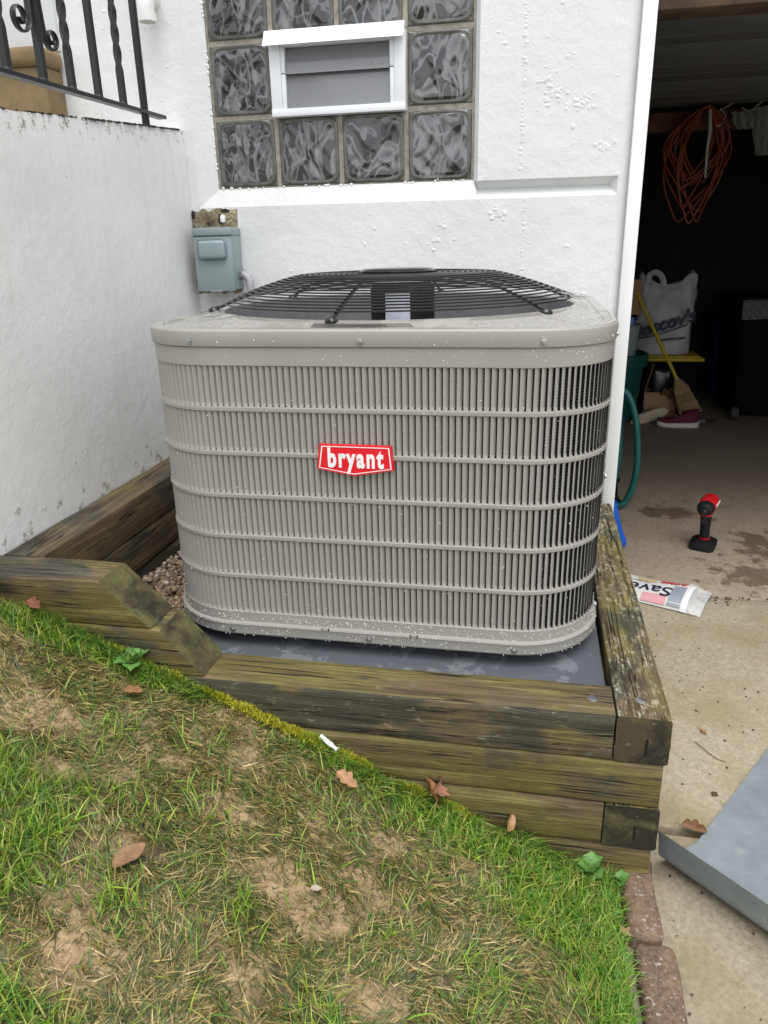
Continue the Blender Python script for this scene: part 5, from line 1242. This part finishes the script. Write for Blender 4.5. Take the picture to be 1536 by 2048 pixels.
def field(n, x0, x1, y0, y1, far):
    x = rng.uniform(x0, x1, n); y = rng.uniform(y0, y1, n)
    if far: k = ~((x > -.8) & (y > -.95)); x, y = x[k], y[k]; n = len(x)
    gm, sm_ = green_m(x, y), soil_m(x, y)
    dens = np.clip(1-1.1*sm_, 0.05, 1)*np.clip(fbm(x, y, 22, 3, 44)*1.7-.1, .15, 1)
    keep = rng.random(n) < np.maximum(dens, gm*.9); x, y, gm, sm_ = x[keep], y[keep], gm[keep], sm_[keep]; n = len(x)
    isg = rng.random(n) < np.clip(gm*1.6-.12, .05, .90)
    k2 = ~isg | (rng.random(n) < .55); x, y, gm, sm_, isg = x[k2], y[k2], gm[k2], sm_[k2], isg[k2]; n = len(x)
    z = lawn_z(x, y)-.003+.004*rng.random(n)*(1-sm_)
    flow = fbm(x, y, 7, 2, 60)*2*pi*1.6
    L = np.where(isg, rng.uniform(.022, .056, n), rng.uniform(.016, .042, n)); W = np.where(isg, rng.uniform(.0020, .0038, n), rng.uniform(.0012, .0036, n))
    tilt = np.where(isg, rng.uniform(.1, 1.3, n), np.clip(rng.normal(1.34, .16, n), .7, 1.52)); az = np.where(isg, rng.uniform(0, 2*pi, n), flow+rng.normal(0, .75, n))
    droop = np.where(isg, rng.uniform(.05, .38, n), rng.uniform(-.06, .09, n))
    slope = np.arctan(.42)*-np.cos(az)          # lying blades follow the fall of the bank
    tilt = np.where(isg, tilt, np.clip(tilt-slope*.9*np.clip(tilt/1.3, 0, 1), .5, 2.0))
    d = (-.172-y); toward = (np.sin(az) > 0) & (d < L); az = np.where(toward, -az, az)
    dx = (.536-x); t2 = (np.cos(az) > 0) & (dx < L*.5); az = np.where(t2, pi-az, az)
    col = np.where(isg[:, None], pick([(.12, .27, .022), (.18, .35, .028), (.085, .20, .028), (.25, .38, .04), (.33, .42, .07), (.09, .22, .05), (.40, .38, .12)], n),
                   pick([(.22, .18, .06), (.34, .255, .09), (.11, .12, .04), (.45, .35, .14), (.055, .075, .028), (.21, .19, .08), (.52, .42, .20), (.085, .135, .035), (.16, .20, .06), (.07, .10, .045), (.30, .28, .12), (.36, .27, .11), (.06, .10, .03), (.09, .14, .06)], n))
    P = np.c_[x, y, z]; sets.append((blades('g', P, L, W, tilt, az, droop, col, None), col))
field(190000, -.80, .535, -.93, -.172, False)
field(60000, -2.4, .53, -3.0, -.175, True)
# chopped straw lying on the bare clay
n_ = 22000; x = rng.uniform(-.7, .53, n_); y = rng.uniform(-.93, -.18, n_); ok = soil_m(x, y) > .3; x, y = x[ok], y[ok]; n_ = len(x); az = rng.uniform(0, 2*pi, n_)
col = pick([(.30, .23, .13), (.42, .34, .2), (.16, .12, .065), (.12, .13, .06)], n_)
sets.append((blades('g', np.c_[x, y, lawn_z(x, y)+.003], rng.uniform(.006, .028, n_), rng.uniform(.001, .0024, n_), pi/2+.40*np.cos(az)+rng.normal(0, .08, n_), az, rng.uniform(-.05, .12, n_), col, None), col))
# long green fringe against the timbers and along the pavers
n_ = 2400; x = rng.uniform(-.75, .50, n_); y = -.172-np.abs(rng.normal(0, .018, n_)); ok = fbm(x, y*0, 9, 3, 81) > .42+.25*np.exp(-((x+.2)/.12)**2)+.2*np.exp(-((x-.0)/.07)**2); x, y = x[ok], y[ok]; n_ = len(x)
az = rng.uniform(pi, 2*pi, n_); col = pick([(.11, .29, .035), (.16, .36, .04), (.085, .23, .045), (.25, .39, .08)], n_)
sets.append((blades('g', np.c_[x, y, lawn_z(x, y)], rng.uniform(.025, .06, n_), rng.uniform(.002, .0038, n_), rng.uniform(.1, 1.2, n_), az, rng.uniform(.05, .35, n_), col, None), col))
n_ = 2600; y = rng.uniform(-.92, -.18, n_); x = .525-np.abs(rng.normal(0, .022, n_)); az = rng.uniform(0, 2*pi, n_); col = pick([(.11, .29, .035), (.17, .37, .04), (.085, .23, .045), (.27, .37, .09)], n_)
sets.append((blades('g', np.c_[x, y, lawn_z(x, y)], rng.uniform(.022, .052, n_), rng.uniform(.002, .0038, n_), rng.uniform(.1, 1.2, n_), az, rng.uniform(.05, .35, n_), col, None), col))
build_blades('grass', sets, M_grass)
# moss cushions along the lowest edge of the timbers
sets = []
for cx, w_, n_ in ((-.27, .03, 500), (-.215, .03, 600), (-.165, .03, 600), (-.115, .028, 900), (-.075, .028, 1300), (-.005, .02, 900), (.02, .02, 900), (.13, .03, 500), (.21, .03, 500), (-.45, .05, 500), (-.36, .03, 300)):
    x = rng.normal(cx, w_*.6, n_); y = -.171-np.abs(rng.normal(0, .009, n_)); hgt = .010*np.exp(-((x-cx)/w_)**2)
    col = pick([(.38, .38, .015), (.50, .50, .03), (.26, .31, .02), (.42, .36, .04)], n_)
    sets.append((blades('m', np.c_[x, y, lawn_z(x, y)+.006+hgt*rng.random(n_)], rng.uniform(.006, .014, n_), rng.uniform(.0014, .003, n_), rng.uniform(0, 1.3, n_), rng.uniform(0, 2*pi, n_), rng.uniform(0, .4, n_), col, None), col))
build_blades('moss', sets, M_grass)
